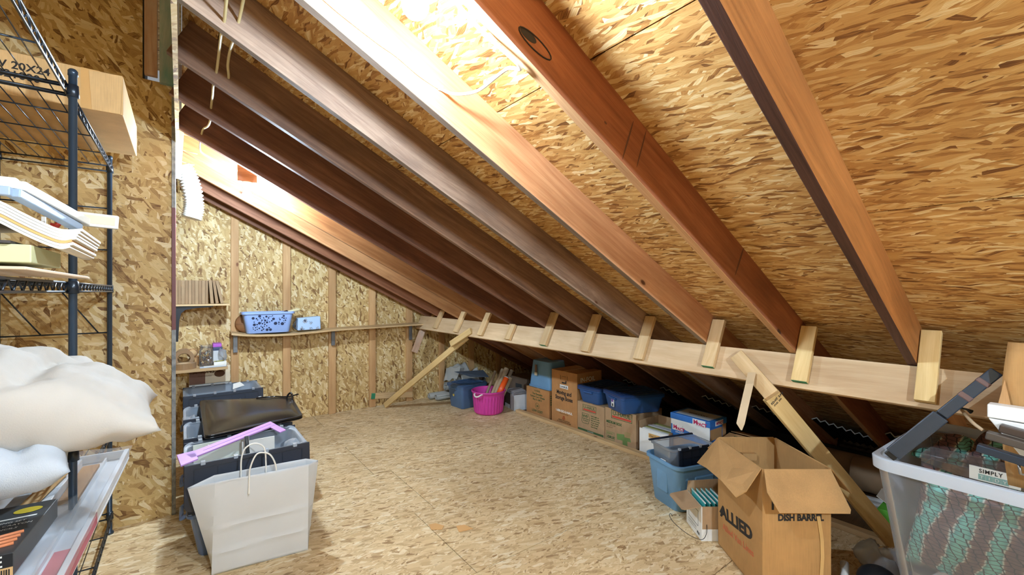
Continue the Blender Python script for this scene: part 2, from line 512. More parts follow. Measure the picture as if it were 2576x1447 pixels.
for nm, x0, z0, ax, bx, mt, rg, an in [('black_knot', 0.770, 2.178, 0.062, 0.019, m_char, True, 0.1), ('black_knot', 0.745, 2.192, 0.03, 0.013, m_char, False, 0.15),
        ('stain_mark', 1.172, 2.0, 0.004, 0.078, m_stain, False, 0.08), ('stain_mark', 1.245, 1.985, 0.003, 0.075, m_stain, False, 0.1), ('stain_mark', 1.95, 1.63, 0.006, 0.075, m_stain, False, -0.1), ('stain_mark', 1.06, 2.03, 0.007, 0.004, m_stain, False, 0)]:
    mark(nm, x0, z0, ax, bx, mt, ring=rg, ang=an)

# ------------------------------------------------------------------ lamps
m_bulb = glow('lamp_white', LAMP, BULB1)
m_bulb2 = glow('lamp_white_far', LAMP, BULB2)
m_bulb3 = glow('lamp_white_near', LAMP, BULB3)
m_porc = plain('porcelain', (225, 222, 215), 0.35)
def bulb(loc, label, mt, hang):
    t = thing('light_bulb', label, 'light bulb', loc)
    prof = [(0.0, -0.034)] + [(0.032 * math.sin(a), -0.034 * math.cos(a)) for a in [R(15 * k) for k in range(1, 9)]] + [(0.02, 0.03), (0.014, 0.042)]
    MB().lathe(prof, 16).build('glass_globe', mt, t)
    MB().lathe([(0.014, 0.040), (0.0145, 0.06), (0.02, 0.062), (0.028, 0.066), (0.032, 0.09), (0.036, 0.092), (0.036, 0.10), (0.0, 0.10)], 16).build('lamp_holder', m_porc, t)
    if hang > 0.1: MB().box(-0.06, 0.06, -0.02, 0.02, 0.10, hang).build('mounting_block', m_r[10][0], t)
    return t
B1 = (0.44, 0.951, 2.179)
B2 = (0.386, 3.725, 2.205)
bulb(B1, 'bare glowing light bulb beside the red-brown rafter at the top edge of the view', m_bulb, slope(B1[0], RD) - B1[2] - 0.04)
bulb(B2, 'bare glowing light bulb hanging in the far bay near the gable wall', m_bulb2, slope(B2[0], RD) - B2[2] - 0.02)
B3 = (0.42, -1.75, 2.22)
bulb(B3, 'bare light bulb of the same row behind the viewpoint', m_bulb3, slope(B3[0], RD) - B3[2] - 0.02)

# ------------------------------------------------------------------ ledger, cleats, plate, studs, braces
T0 = Vector((BX, 0, BZ))
def bp(y, a, s=0.0):
    """point in the ledger's own frame: along the eaves, up its face, behind its face"""
    return T0 + Vector((0, y, 0)) + nv * a + sv * s
o = plank('ledger_board', bp(-0.7, -0.0945, 0.0155), bp(5.43, -0.0945, 0.0155), nv, 0.185, 0.029, m_ledger)
tag(o, 'long pale ledger board running under all the rafters toward the gable wall', 'board')
cl = [  # rafter, a0, a1, width, material, green end, label
 (0.427, -0.166, 0.163, 0.068, m_pine_y, 0, 'largest pine cleat, nailed at the foot of the golden brown rafter'),
 (0.900, -0.158, 0.150, 0.072, m_pine_y, 1, 'pine cleat with a green end at the foot of the red-brown knotted rafter'),
 (1.389, -0.149, 0.160, 0.075, m_pine, 1, 'pine cleat with a green end at the foot of the peach rafter with the cable'),
 (1.884, -0.168, 0.158, 0.078, m_pine, 0, 'pine cleat at the foot of the grey weathered rafter'),
 (2.383, -0.170, 0.150, 0.078, m_pine, 0, 'pine cleat at the foot of the dark umber rafter, above the lidded blue totes'),
 (2.878, -0.169, 0.146, 0.080, m_pine, 1, 'pine cleat with a green end above the tall cardboard box'),
 (3.400, -0.165, -0.004, 0.085, m_pine, 0, 'short pine cleat that stops at the top of the ledger board'),
 (3.890, -0.165, 0.098, 0.085, m_pine, 0, 'pine cleat just right of the top of the thin brace leaning to the far wall'),
 (4.399, -0.170, 0.090, 0.085, m_pine, 0, 'pine cleat just left of the top of the thin brace leaning to the far wall'),
 (4.921, -0.160, 0.088, 0.085, m_pine, 0, 'pine cleat farthest from view, near the ledger end at the gable wall'),
]
m_nail = plain('nail_head', (70, 66, 60), 0.5, 0.6)
for y, a0, a1, w, mt, gr, lb in cl:
    yc = y - 0.003 - w / 2
    o = plank('cleat', bp(yc, a0, -0.017), bp(yc, a1, -0.017), (0, 1, 0), w, 0.030, mt)
    tag(o, lb, 'wood block', 'cleats on the ledger board')
    if gr:
        MB().box(-0.0015, 0.0, -w / 2 + 0.002, w / 2 - 0.002, -0.0145, 0.0145).build('painted_end', m_green, o)
    if y < 2.0:
        rr = random.Random(int(y * 100))
        for k in range(5):
            nx = 0.025 + 0.11 * rr.random(); ny = (rr.random() - 0.5) * w * 0.7
            MB().lathe([(0.0, 0.0006), (0.0022, 0.0006), (0.0024, -0.001)], 8, T=Matrix.Translation((nx, ny, -0.0152)) @ Matrix.Rotation(math.pi, 4, 'X')).build('nail', m_nail, o)
# far short piece behind the end of the ledger
tag(plank('cleat', bp(5.26, -0.0, 0.075), bp(5.26, 0.10, 0.075), (0, 1, 0), 0.06, 0.03, m_stud), 'small wood block peeking over the far end of the ledger board', 'wood block', 'cleats on the ledger board')
# sole plate on the floor
o = plank('floor_plate', (3.315, 0.0, 0.0175), (3.315, 4.215, 0.0175), (1, 0, 0), 0.066, 0.034, m_pine, bevel=0.004)
tag(o, 'long wooden sole plate lying on the floor in front of the stored boxes', 'board')
# gable studs
sx = [(0.423, 0.495), (0.924, 1.003), (1.425, 1.505), (1.921, 2.001), (2.428, 2.512), (2.931, 3.008), (3.43, 3.51), (3.93, 4.01)]
sl = ['tall gable stud just left of the blue basket', 'gable stud rising right behind the blue basket', 'gable stud right of the blue patterned pack on the ledge', 'gable stud behind the foot of the thin leaning brace',
      'gable stud under the far end of the wavy ledge', 'gable stud behind the grey rolled fabric', 'gable stud behind the blue lidded tote in the far corner', 'short gable stud in the dark corner beyond the paper rolls']
for (a, b), lb in zip(sx, sl):
    top = slope(b + 0.02, RD) - 0.012
    o = plank('wall_stud', ((a + b) / 2, YF - 0.022, 0.001), ((a + b) / 2, YF - 0.022, top), (1, 0, 0), b - a, 0.04, m_stud)
    tag(o, lb, 'stud', 'gable wall studs')
# two stubs above the partition
m_stub = wood('weathered_stub', (222, 188, 160), (186, 146, 118), ring=0.5, blotch=(206, 192, 182), blotch_amt=0.5)
m_teal = wood('teal_stained_stub', (190, 196, 188), (140, 168, 166), ring=0.5, blotch=(84, 150, 148), blotch_amt=0.8, knots=False)
tag(plank('wall_stud', (-0.157, YW - 0.022, 2.905), (-0.157, YW - 0.022, 3.69), (1, 0, 0), 0.066, 0.04, m_stub), 'pale weathered stud end above the partition, left of the teal one', 'stud', 'stud ends above the partition')
tag(plank('wall_stud', (-0.075, YW - 0.024, 2.87), (-0.075, YW - 0.024, 3.69), (1, 0, 0), 0.078, 0.04, m_teal), 'teal stained stud end above the partition edge', 'stud', 'stud ends above the partition')
# block at the foot of the studs, and the hanging scrap
o = plank('base_block', (1.935, 5.505, 0.152), (2.50, 5.505, 0.092), (0, 0, 1), 0.075, 0.028, m_pine)
MB().box(-0.0015, 0.05, -0.036, 0.036, 0.0142, 0.0146).build('painted_end', m_green, o)
tag(o, 'short pine board nailed low across two gable studs, green at its left end', 'board')
o = plank('hanging_scrap', (2.60, 5.38, 0.985), (2.475, 5.38, 0.68), (1, 0, 0), 0.085, 0.022, m_stub)
tag(o, 'short grey-brown scrap board hanging from the end of the wavy ledge', 'board')
# thin brace to the far wall
t = thing('diagonal_brace', 'thin pine brace leaning from the ledger down to the far wall base', 'brace', (2.055, 5.42, 0))
MBt = Matrix.Translation(t.location).inverted()
def kid(o, t):
    mw = o.matrix_world.copy()
    bpy.context.view_layer.update()
    o.parent = t
    o.matrix_parent_inverse = t.matrix_world.inverted()
    o.matrix_world = mw
    return o
def tplank(t, name, p0, p1, zd, w, th, mat):
    """board with its broad face toward zd, made a part of t"""
    p0 = Vector(p0); p1 = Vector(p1)
    m = frame(p0, p1 - p0, z=zd)
    bpy.context.view_layer.update()
    o = MB().box(0, (p1 - p0).length, -w / 2, w / 2, -th / 2, th / 2).build(name, mat, t, bevel=0.004)
    o.matrix_local = t.matrix_world.inverted() @ m
    return o
tplank(t, 'long_member', (2.085, 5.41, 0.025), (2.555, 4.17, 0.985), (-0.8, -0.6, 0.35), 0.07, 0.032, m_pine_y)
tplank(t, 'upper_member', (2.44, 4.33, 0.895), (2.535, 4.045, 1.065), (-0.8, -0.6, 0.35), 0.07, 0.034, m_pine_y)
# near brace
t = thing('diagonal_brace', 'pine brace in front of the ledger slanting down to the plate beside the clear tub', 'brace', (3.25, 0.62, 0))
lm = tplank(t, 'long_member', (3.235, 0.615, 0.045), bp(0.985, -0.25, -0.012), (-0.6, -0.5, 0.3), 0.092, 0.03, m_pine_y)
um = tplank(t, 'upper_member', bp(0.96, -0.262, -0.045), bp(1.195, -0.055, -0.022), (-0.889, 0, 0.458), 0.078, 0.034, m_pine)
m_ink = plain('ink_black', (34, 30, 28), 0.8)
m_inkb = plain('ink_brown', (80, 50, 26), 0.8)
L_ = (Vector((3.235, 0.615, 0.035)) - bp(0.985, -0.25, -0.012)).length
text('KD-HT  S-P-F', 0.016, m_ink, lm, (L_ - 0.045, 0.036, 0.0152), (0, -1, 0), (1, 0, 0), bold=0.0006)
text('STUD  2X4', 0.012, m_ink, lm, (L_ - 0.062, 0.030, 0.0152), (0, -1, 0), (1, 0, 0), bold=0.0004)
# bent strip hanging on the brace
mb = MB()
q = [bp(1.093, -0.165, -0.068), bp(1.082, -0.235, -0.09), bp(1.083, -0.37, -0.09), bp(1.083, -0.455, -0.09)]
wv_ = Vector((0.0, -0.042, 0.008))
for a, b in zip(q[:-1], q[1:]):
    mb.sheet([a, a + wv_, b + wv_, b], 0.0015)
e0 = q[-1]
mb.sheet([e0, e0 + wv_, e0 + wv_ * 0.9 + Vector((-0.02, 0, -0.03)), e0 + wv_ * 0.75 + Vector((-0.02, 0, -0.03))], 0.0015)
o = mb.build('bent_strip', plain('tan_vinyl', (196, 172, 138), 0.35))
tag(o, 'tan bent strip hanging from the brace in front of the dark eaves', 'strip')

# ------------------------------------------------------------------ cables
m_cw = plain('cable_white', (226, 224, 220), 0.45)
m_cy = plain('cable_cream', (206, 190, 142), 0.5)
def smooth(pts, n=6):
    P = [Vector(p) for p in pts]; out = []
    for i in range(len(P) - 1):
        p0 = P[max(i - 1, 0)]; p1 = P[i]; p2 = P[i + 1]; p3 = P[min(i + 2, len(P) - 1)]
        for k in range(n):
            t = k / n
            out.append(0.5 * ((2 * p1) + (p2 - p0) * t + (2 * p0 - 5 * p1 + 4 * p2 - p3) * t * t + (3 * p1 - p0 - 3 * p2 + p3) * t ** 3))
    return out + [P[-1]]
cw = [(0.20, 1.381, 2.46), (0.348, 1.381, 2.382), (0.406, 1.381, 2.354), (0.507, 1.381, 2.312), (0.574, 1.381, 2.289), (0.654, 1.381, 2.250), (0.738, 1.378, 2.222),
      (0.757, 1.31, 2.185), (0.774, 1.2, 2.16), (0.769, 1.08, 2.160), (0.745, 0.99, 2.140), (0.735, 0.925, 2.116), (0.60, 0.94, 2.188), (0.51, 0.96, 2.27)]
o = thing('electric_cable', 'white cable stapled along the peach rafter and looping across to the next', 'cable', cw[0])
k = MB().tube([Vector(p) - Vector(cw[0]) for p in smooth(cw)], 0.0055, 8).build('cable_run', m_cw, o)
MB().box(-0.008, 0.008, -0.006, 0.004, -0.008, 0.008).build('staple', m_cw, o, loc=Vector((0.735, 1.379, 2.226)) - Vector(cw[0]))
A_ = [(0.116, 1.6, 2.479), (0.124, 1.9, 2.481), (0.118, 1.93, 2.457), (0.122, 2.1, 2.478), (0.127, 2.375, 2.50), (0.118, 2.42, 2.456), (0.123, 2.6, 2.471), (0.129, 2.87, 2.505), (0.127, 2.92, 2.448), (0.122, 3.1, 2.468), (0.107, 3.35, 2.518), (0.098, 3.45, 2.47)]
B_ = [(0.169, 1.6, 2.503), (0.168, 1.89, 2.496), (0.156, 1.925, 2.446), (0.157, 2.1, 2.478), (0.161, 2.25, 2.485), (0.173, 2.375, 2.486), (0.18, 2.6, 2.52)]
tag(MB().tube(smooth(A_), 0.0055, 7).build('electric_cable', m_cy), 'cream cable threaded through holes in the dark rafters, left of the pair', 'cable')
tag(MB().tube(smooth(B_), 0.0055, 7).build('electric_cable', m_cy), 'cream cable dropping between two dark rafters, right of the pair', 'cable')
Cw = [(0.096, 3.45, 2.47), (0.097, 3.5, 2.435), (0.122, 3.6, 2.431), (0.245, 3.76, 2.42), (0.346, 3.79, 2.388), (0.38, 3.77, 2.34), (0.40, 3.745, 2.312)]
tag(MB().tube(smooth(Cw), 0.005, 7).build('electric_cable', m_cw), 'thin white cable running down to the glowing bulb in the far bay', 'cable')
# corrugated hose
hp = smooth([(0.005, 4.2, 2.46), (0.035, 4.2, 2.40), (0.062, 4.2, 2.31), (0.076, 4.2, 2.20), (0.075, 4.2, 2.13), (0.062, 4.2, 2.07)], 22)
o = MB().tube(hp, [0.062 + 0.007 * math.sin(i * 1.15) for i in range(len(hp))], 20).build('flexible_hose', plain('hose_white', (232, 232, 230), 0.4))
tag(o, 'white corrugated flexible hose hanging behind the partition edge', 'hose')
# white strip with nails at the partition corner
t = thing('white_strip', 'white painted strip with nail points sticking out beside the partition', 'board', (0, 3.72, 2.27))
MB().hexa([(-0.028, 0, 0), (-0.004, 0, 0), (-0.004, 0.02, 0), (-0.028, 0.02, 0)], [(-0.028, 0, 0.69), (0.034, 0, 0.69), (0.034, 0.02, 0.69), (-0.028, 0.02, 0.69)]).build('strip_board', plain('paint_white', (228, 228, 226), 0.5), t)
MB().box(-0.028, 0.036, 0, 0.02, 0.692, 0.78).build('bare_top', m_stub, t)
for z, l in [(0.60, 0.075), (0.53, 0.05), (0.46, 0.055), (0.385, 0.06), (0.31, 0.05), (0.20, 0.065), (0.12, 0.05)]:
    MB().tube([(0.0, 0.01, z), (0.02 + z * 0.02 + l, 0.01, z - 0.012)], 0.0022, 5).build('nail', m_steel, t)

# ------------------------------------------------------------------ wire shelving on the left
m_blk = plain('shelf_enamel', (34, 42, 52), 0.32, 0.25, spec=0.6)
m_blk2 = plain('shelf_enamel_post', (52, 66, 82), 0.3, 0.35, spec=0.6)
sh = thing('wire_shelving', 'black wire shelving unit on tall posts along the left wall', 'shelving', (-0.325, 2.3, 0))
def rel(x, y, z): return (x + 0.325, y - 2.3, z)
XR, XL = -0.340, -0.80
def shelf(y0, y1, z, XR=XR):
    mb = MB()
    def rod(a, b, r): mb.rod(rel(*a), rel(*b), r, 6)
    for x in (XR, XL):                       # long sides: two rails and a zigzag between
        rod((x, y0, z), (x, y1, z), 0.0045); rod((x, y0, z - 0.034), (x, y1, z - 0.034), 0.0045)
        n = int((y1 - y0) / 0.042)
        for i in range(n):
            ya = y0 + (y1 - y0) * i / n; yb = y0 + (y1 - y0) * (i + 1) / n
            za, zb = (z - 0.002, z - 0.032) if i % 2 else (z - 0.032, z - 0.002)
            rod((x, ya, za), (x, yb, zb), 0.0028)
    for y in (y0, y1):                       # short sides
        rod((XR, y, z), (XL, y, z), 0.0045); rod((XR, y, z - 0.034), (XL, y, z - 0.034), 0.0045)
    k = 9
    for i in range(1, k):                    # deck wires
        x = XR + (XL - XR) * i / k
        rod((x, y0, z + 0.003), (x, y1, z + 0.003), 0.0023)
    for i in range(1, 4):
        y = y0 + (y1 - y0) * i / 4
        rod((XR, y, z - 0.003), (XL, y, z - 0.003), 0.0032)
    return mb
LEV = [2.272, 1.532, 0.90, 0.655, 0.13]
for z in LEV:
    shelf(2.31, 3.62, z).build('shelf', m_blk, sh)
    shelf(0.95, 2.29, z, -0.56 if z == 0.90 else XR).build('shelf', m_blk, sh)
for (x, y) in [(-0.325, 2.30), (-0.352, 3.63), (-0.81, 2.30), (-0.81, 3.63), (-0.325, 0.94), (-0.81, 0.94)]:
    mb = MB().lathe([(0.0, 0.0), (0.02, 0.0), (0.02, 0.012), (0.0125, 0.02), (0.0125, 2.312), (0.0145, 2.312), (0.0145, 2.33), (0.009, 2.337), (0.0, 2.339)], 16, T=Matrix.Translation(rel(x, y, 0)))
    p = mb.build('post', m_blk2, sh)
    for z in LEV:
        MB().lathe([(0.0125, z - 0.042), (0.0185, z - 0.04), (0.0165, z + 0.004), (0.0125, z + 0.006)], 16, T=Matrix.Translation(rel(x, y, 0))).build('collar', m_blk, p)
for y in (3.63,):
    for z in (2.01, 1.754, 1.245, 0.99, 0.578, 0.38):
        MB().rod(rel(-0.352, y, z), rel(-0.81, y, z), 0.0045).build('rung', m_blk, sh)
for a, b in [((-0.40, 3.615, 1.245), (-0.56, 3.615, 1.50)), ((-0.64, 3.615, 1.245), (-0.80, 3.615, 1.50)), ((-0.576, 2.33, 2.23), (-0.80, 2.9, 1.95)), ((-0.37, 3.615, 0.62), (-0.62, 3.615, 0.9))]:
    MB().rod(rel(*a), rel(*b), 0.004).build('cross_brace', m_blk, sh)

# cardboard box on the top shelf
m_card_l = card('carton_light', (214, 172, 118))
m_card_d = card('carton_tan', (196, 148, 96))
m_tape = plain('packing_tape', (206, 158, 98), 0.3)
m_print = plain('print_black', (38, 34, 32), 0.8)
m_print_brn = plain('print_brown', (96, 62, 34), 0.8)
m_white = plain('white_card', (232, 232, 230), 0.55)
m_whitep = plain('white_paper', (236, 234, 228), 0.7)
b = thing('cardboard_carton', 'long cardboard carton lying on the top wire shelf with black stamped numbers', 'box', (-0.205, 2.571, 2.281))
MB().box(-0.98, 0.0, 0.0, 0.735, 0, 0.172).build('carton_body', m_card_l, b, bevel=0.003)
MB().box(-0.135, -0.075, -0.0009, 0.0, 0.001, 0.172).build('tape_strip', m_tape, b)
MB().sheet([(-0.11, -0.001, 0.165), (-0.003, -0.001, 0.172), (-0.001, 0.01, 0.012), (-0.01, -0.004, 0.0), (-0.1, -0.0005, 0.0)], 0.002).build('end_flap', m_card_l, b)
text('W 20X24', 0.042, m_print, b, (-0.385, 0, 0.105), (1, 0, 0), (0, 0, 1), bold=0.0008, sx=0.95)
text('821000', 0.042, m_print, b, (-0.372, 0, 0.068), (1, 0, 0), (0, 0, 1), bold=0.0008, sx=0.95)

# things stacked on the eye-level shelf
m_board = plain('hardboard', (214, 190, 162), 0.6)
o = MB().sheet([(-0.80, 1.55, 1.572), (-0.30, 1.55, 1.572), (-0.24, 1.95, 1.560), (-0.25, 2.06, 1.560), (-0.34, 2.10, 1.566), (-0.80, 2.10, 1.585)], 0.008).build('clipboard', m_board, bevel=0.002)
o.location.z += -0.012
tag(o, 'tan rounded board sticking out at the bottom of the shelf stack', 'board')
gb = thing('green_box', 'flat pale green box in the middle of the shelf stack', 'box', (-0.55, 1.98, 1.575))
MB().box(-0.23, 0.235, -0.3, 0.05, 0, 0.048).build('box_body', plain('sage_card', (190, 192, 150), 0.6), gb, bevel=0.003)
MB().box(-0.235, 0.2, -0.31, 0.055, 0.049, 0.056).build('dark_lid', plain('dark_folder', (60, 56, 54), 0.5), gb)
o = MB().box(-0.80, -0.40, 1.45, 1.66, 1.578, 1.608).build('orange_folder', plain('orange_card', (214, 140, 50), 0.6), bevel=0.003)
tag(o, 'small orange folder poking out at the left of the shelf stack', 'folder')
pad = thing('paper_pad', 'thick stack of drooping white paper sheets sticking out from the shelf', 'paper', (-0.4, 1.95, 1.64))
m_pad = plain('newsprint', (226, 218, 204), 0.7)
m_kraft = plain('kraft_sheet', (206, 160, 100), 0.7)
def padfn(k, dz, x_end):
    prof = [(-0.42, 0.0), (-0.10, 0.0), (-0.02, 0.004), (0.02, -0.012), (0.06, -0.038), (0.10, -0.062), (0.135, -0.077), (x_end, -0.072)]
    mb = MB()
    top = [(x, z + dz) for x, z in prof]
    P = smooth([(x, 0, z) for x, z in top], 4)
    th = 0.0075
    n = len(P)
    vs = [(p.x, -0.26 + 0.006 * k, p.z) for p in P] + [(p.x, 0.16 - 0.004 * k, p.z - 0.006) for p in P]
    vs += [(x, y, z - th) for x, y, z in vs]
    fs = []
    for i in range(n - 1):
        fs += [(i, i + 1, n + i + 1, n + i), (2 * n + i, 3 * n + i, 3 * n + i + 1, 2 * n + i + 1), (i, 2 * n + i, 2 * n + i + 1, i + 1), (n + i, n + i + 1, 3 * n + i + 1, 3 * n + i)]
    fs += [(n - 1, 3 * n - 1, 4 * n - 1, 2 * n - 1), (0, n, 3 * n, 2 * n)]
    return mb.add(vs, fs)
for k in range(7):
    padfn(k, 0.06 + 0.0085 * k, 0.155 + [0.0, 0.006, 0.002, 0.01, 0.012, 0.016, 0.02][k]).build('sheet', m_kraft if k in (2,) else m_pad, pad)
tr = thing('paper_trimmer', 'white and blue-grey trimmer frame with a red clamp on top of the shelf stack', 'paper cutter', (-0.30, 2.0, 1.74))
m_tw = plain('white_plastic', (226, 222, 214), 0.4)
m_tb = plain('blue_grey_plastic', (150, 168, 190), 0.4)
m_beige = plain('beige_plastic', (214, 196, 164), 0.5)
def bar(name, a, c, w, h, mt, par):
    a = Vector(a); c = Vector(c)
    m = frame(a, c - a, z=(0, 0, 1))
    o = MB().box(0, (c - a).length, -w / 2, w / 2, -h / 2, h / 2).build(name, mt, par, bevel=0.003)
    o.matrix_local = m
    return o
bar('arm', (-0.45, -0.24, 0.052), (-0.055, -0.24, 0.053), 0.03, 0.03, m_tw, tr)
bar('arm', (-0.055, -0.24, 0.050), (0.030, 0.13, 0.005), 0.03, 0.026, m_tw, tr)
bar('rail', (-0.060, -0.26, 0.026), (0.015, 0.10, -0.02), 0.028, 0.024, m_tb, tr)
bar('rail', (-0.45, -0.27, 0.03), (-0.060, -0.27, 0.026), 0.028, 0.024, m_tb, tr)
o = bar('blade_guard', (-0.03, 0.15, 0.02), (0.115, 0.15, 0.012), 0.03, 0.048, m_tw, tr)
bar('guard_face', (-0.02, 0.1345, 0.020), (0.108, 0.1345, 0.0135), 0.002, 0.03, m_beige, tr)
MB().tube([(-0.035, 0.14, 0.02), (-0.033, 0.13, 0.0), (-0.04, 0.13, -0.015), (-0.055, 0.13, -0.014)], 0.009, 8).build('red_clamp', plain('red_plastic', (206, 62, 48), 0.4), tr)
MB().box(-0.075, -0.066, 0.12, 0.135, -0.02, 0.012).box(-0.022, -0.014, 0.12, 0.135, -0.022, 0.012).build('clamp_foot', m_tw, tr)

# soft things on the third shelf
def pillow(name, cx, ax, ay, az, half, mat, wr, seed, n=40, corner=0.0):
    """stuffed cloth form: two-sided grid, wrinkled"""
    from mathutils import noise as mn
    ax = Vector(ax).normalized(); ay = Vector(ay); ay = (ay - ax * ay.dot(ax)).normalized(); az = ax.cross(ay)
    mb = MB()
    for sgn in (1, -1):
        def fn(u, v):
            a = -1 + 2 * u; b_ = -1 + 2 * v
            h = max(0, 1 - abs(a) ** 3.2) ** 0.55 * max(0, 1 - abs(b_) ** 3.2) ** 0.55
            pin = 1 - 0.10 * (1 - abs(a) ** 2) * abs(b_) ** 4
            p = Vector(cx) + ax * (a * half[0] * (1 - 0.07 * (1 - b_ * b_))) + ay * (b_ * half[1] * (1 - 0.07 * (1 - a * a))) + az * (sgn * h * half[2])
            q = p * 5 + Vector((seed, seed, seed))
            d = mn.fractal(q, 0.8, 2.0, 4) * wr
            r_ = abs(mn.noise(q * 0.9 + Vector((9, 3, 1)))) 
            return p + az * sgn * (d - wr * 1.6 * max(0, 0.22 - r_) * 3) * h
        g_ = MB().grid(fn, n, n)
        if sgn < 0: g_.f = [list(reversed(f)) for f in g_.f]
        mb.add(g_.v, g_.f, smooth=True)
    o = mb.build(name, mat)
    bm = bmesh.new(); bm.from_mesh(o.data); bmesh.ops.remove_doubles(bm, verts=bm.verts, dist=0.0008); bm.to_mesh(o.data); bm.free()
    return o
m_cloth = plain('white_cotton', (188, 183, 176), 0.85, bump=0.12, bscale=260)
m_fleece = plain('grey_fleece', (186, 194, 204), 0.95, bump=0.5, bscale=380)
o = pillow('stuffed_bag', (-0.50, 2.03, 1.185), (0.93, 0.06, -0.27), (0.1, 1, 0.0), None, (0.455, 0.25, 0.145), m_cloth, 0.035, 3.0, 56)
tag(o, 'big white stuffed cotton bag bulging over the edge of the shelf', 'pillow')
o = pillow('folded_blanket', (-0.47, 1.93, 1.005), (1, 0.1, -0.1), (0, 1, 0), None, (0.20, 0.20, 0.083), m_fleece, 0.03, 8.0, 40)
tag(o, 'grey folded fleece blanket tucked under the white stuffed bag', 'blanket')
o = MB().sheet([(-0.79, 1.0, 0.918), (-0.53, 1.0, 0.918), (-0.42, 1.87, 0.918), (-0.336, 2.56, 0.918), (-0.79, 2.6, 0.918)], 0.010).build('shelf_mat', plain('slate_mat', (66, 82, 92), 0.6), bevel=0.002)
tag(o, 'dark slate board lying on the shelf under the soft things', 'board')

# film-wrapped display and art box on the fourth shelf
w = thing('wrapped_display', 'long white display tray wrapped in clear film jutting out from the shelf', 'packaged tray', (-0.205, 2.855, 0.668), R(-2.5))
m_wt = plain('white_tray', (228, 232, 236), 0.4)
MB().box(-0.40, 0.0, -1.75, 0.0, 0.0, 0.012).box(-0.018, 0.0, -1.75, 0.0, 0.012, 0.052).box(-0.40, 0.0, -0.012, 0.0, 0.012, 0.05).build('tray', m_wt, w, bevel=0.003)
MB().box(-0.085, -0.078, -1.5, -0.02, 0.012, 0.03).build('divider', m_wt, w)
MB().box(-0.27, -0.15, -1.22, -0.10, 0.013, 0.064).build('inner_box', m_wt, w, bevel=0.003)
MB().box(-0.268, -0.152, -1.224, -1.2205, 0.014, 0.058).build('inner_box_end', plain('rose_card', (196, 150, 140), 0.6), w)
MB().box(-0.148, -0.092, -0.5, -0.1, 0.013, 0.03).build('kraft_insert', m_card_d, w)
MB().box(-0.07, -0.02, -1.16, -0.92, 0.013, 0.016).build('pink_tag', plain('pink_card', (222, 130, 138), 0.6), w)
MB().box(-0.003, 0.0015, -1.3, -0.75, 0.01, 0.05).build('red_edge', plain('rose_edge', (196, 104, 120), 0.4), w)
m_film = clearish('clear_film', (236, 240, 246), 0.03, 0.12)
def film(u, v):
    x = -0.405 + 0.415 * u; y = -1.755 + 1.77 * v
    return (x, y, 0.066 + 0.004 * math.sin(x * 30 + y * 7) + 0.003 * math.sin(y * 23) - 0.008 * (u ** 8))
MB().grid(film, 24, 60).build('film', m_film, w)
e = thing('art_kit_box', 'dark grey kit box with a big white letter E, a yellow oval and orange sticks', 'box', (-0.355, 1.72, 0.742), R(-4))
m_dk = plain('charcoal_card', (70, 72, 74), 0.4)
m_blackp = plain('black_print', (26, 26, 28), 0.4)
MB().box(-0.22, 0.0, 0.0, 0.36, 0.0, 0.062).build('box_body', m_dk, e, bevel=0.002)
MB().box(-0.22, -0.001, -0.001, 0.0, 0.026, 0.061).build('front_panel', m_blackp, e)
MB().box(-0.22, -0.001, -0.001, 0.0, 0.0, 0.0255).build('barcode_label', m_card_l, e)
text('E', 0.042, m_whitep, e, (-0.040, -0.001, 0.030), (1, 0, 0), (0, 0, 1), bold=0.0006)
bc = MB()
rb = random.Random(3); x = -0.045
while x < -0.006:
    wd = rb.choice([0.001, 0.0015, 0.0025]); bc.box(x, x + wd, -0.0016, -0.001, 0.003, 0.021); x += wd + rb.choice([0.001, 0.002])
bc.build('barcode', m_blackp, e)
m_yel = plain('yellow_print', (220, 196, 40), 0.5)
MB().lathe([(0.0, 0.0), (0.032, 0.0)], 24, sx=1.0, sy=0.72, T=Matrix.Translation((-0.052, 0.30, 0.0632))).build('yellow_oval', m_yel, e)
for i, s_ in enumerate(['DRAWING SET', 'PASTEL  CRAYON', 'SOFT PENCILS', 'STICKS']):
    text(s_, 0.015, m_whitep, e, (-0.135, 0.215 - 0.024 * i, 0.0621), (1, 0, 0), (0, 1, 0))
MB().box(-0.15, -0.02, 0.245, 0.253, 0.0622, 0.0628).build('label_strip', m_whitep, e)
m_orng = plain('orange_stick', (226, 140, 96), 0.5)
for k in range(4):
    MB().rod((-0.13, 0.03 + 0.024 * k, 0.0655), (-0.015, 0.055 + 0.024 * k, 0.0655), 0.0045, 6).build('orange_stick', m_orng, e)
o = MB().sheet([(-0.46, 2.2, 0.742), (-0.42, 2.15, 0.742), (-0.37, 2.55, 0.748), (-0.42, 2.6, 0.748)], 0.003).build('tan_envelope', m_card_l)
tag(o, 'tan paper envelope lying left of the white wrapped tray', 'envelope')

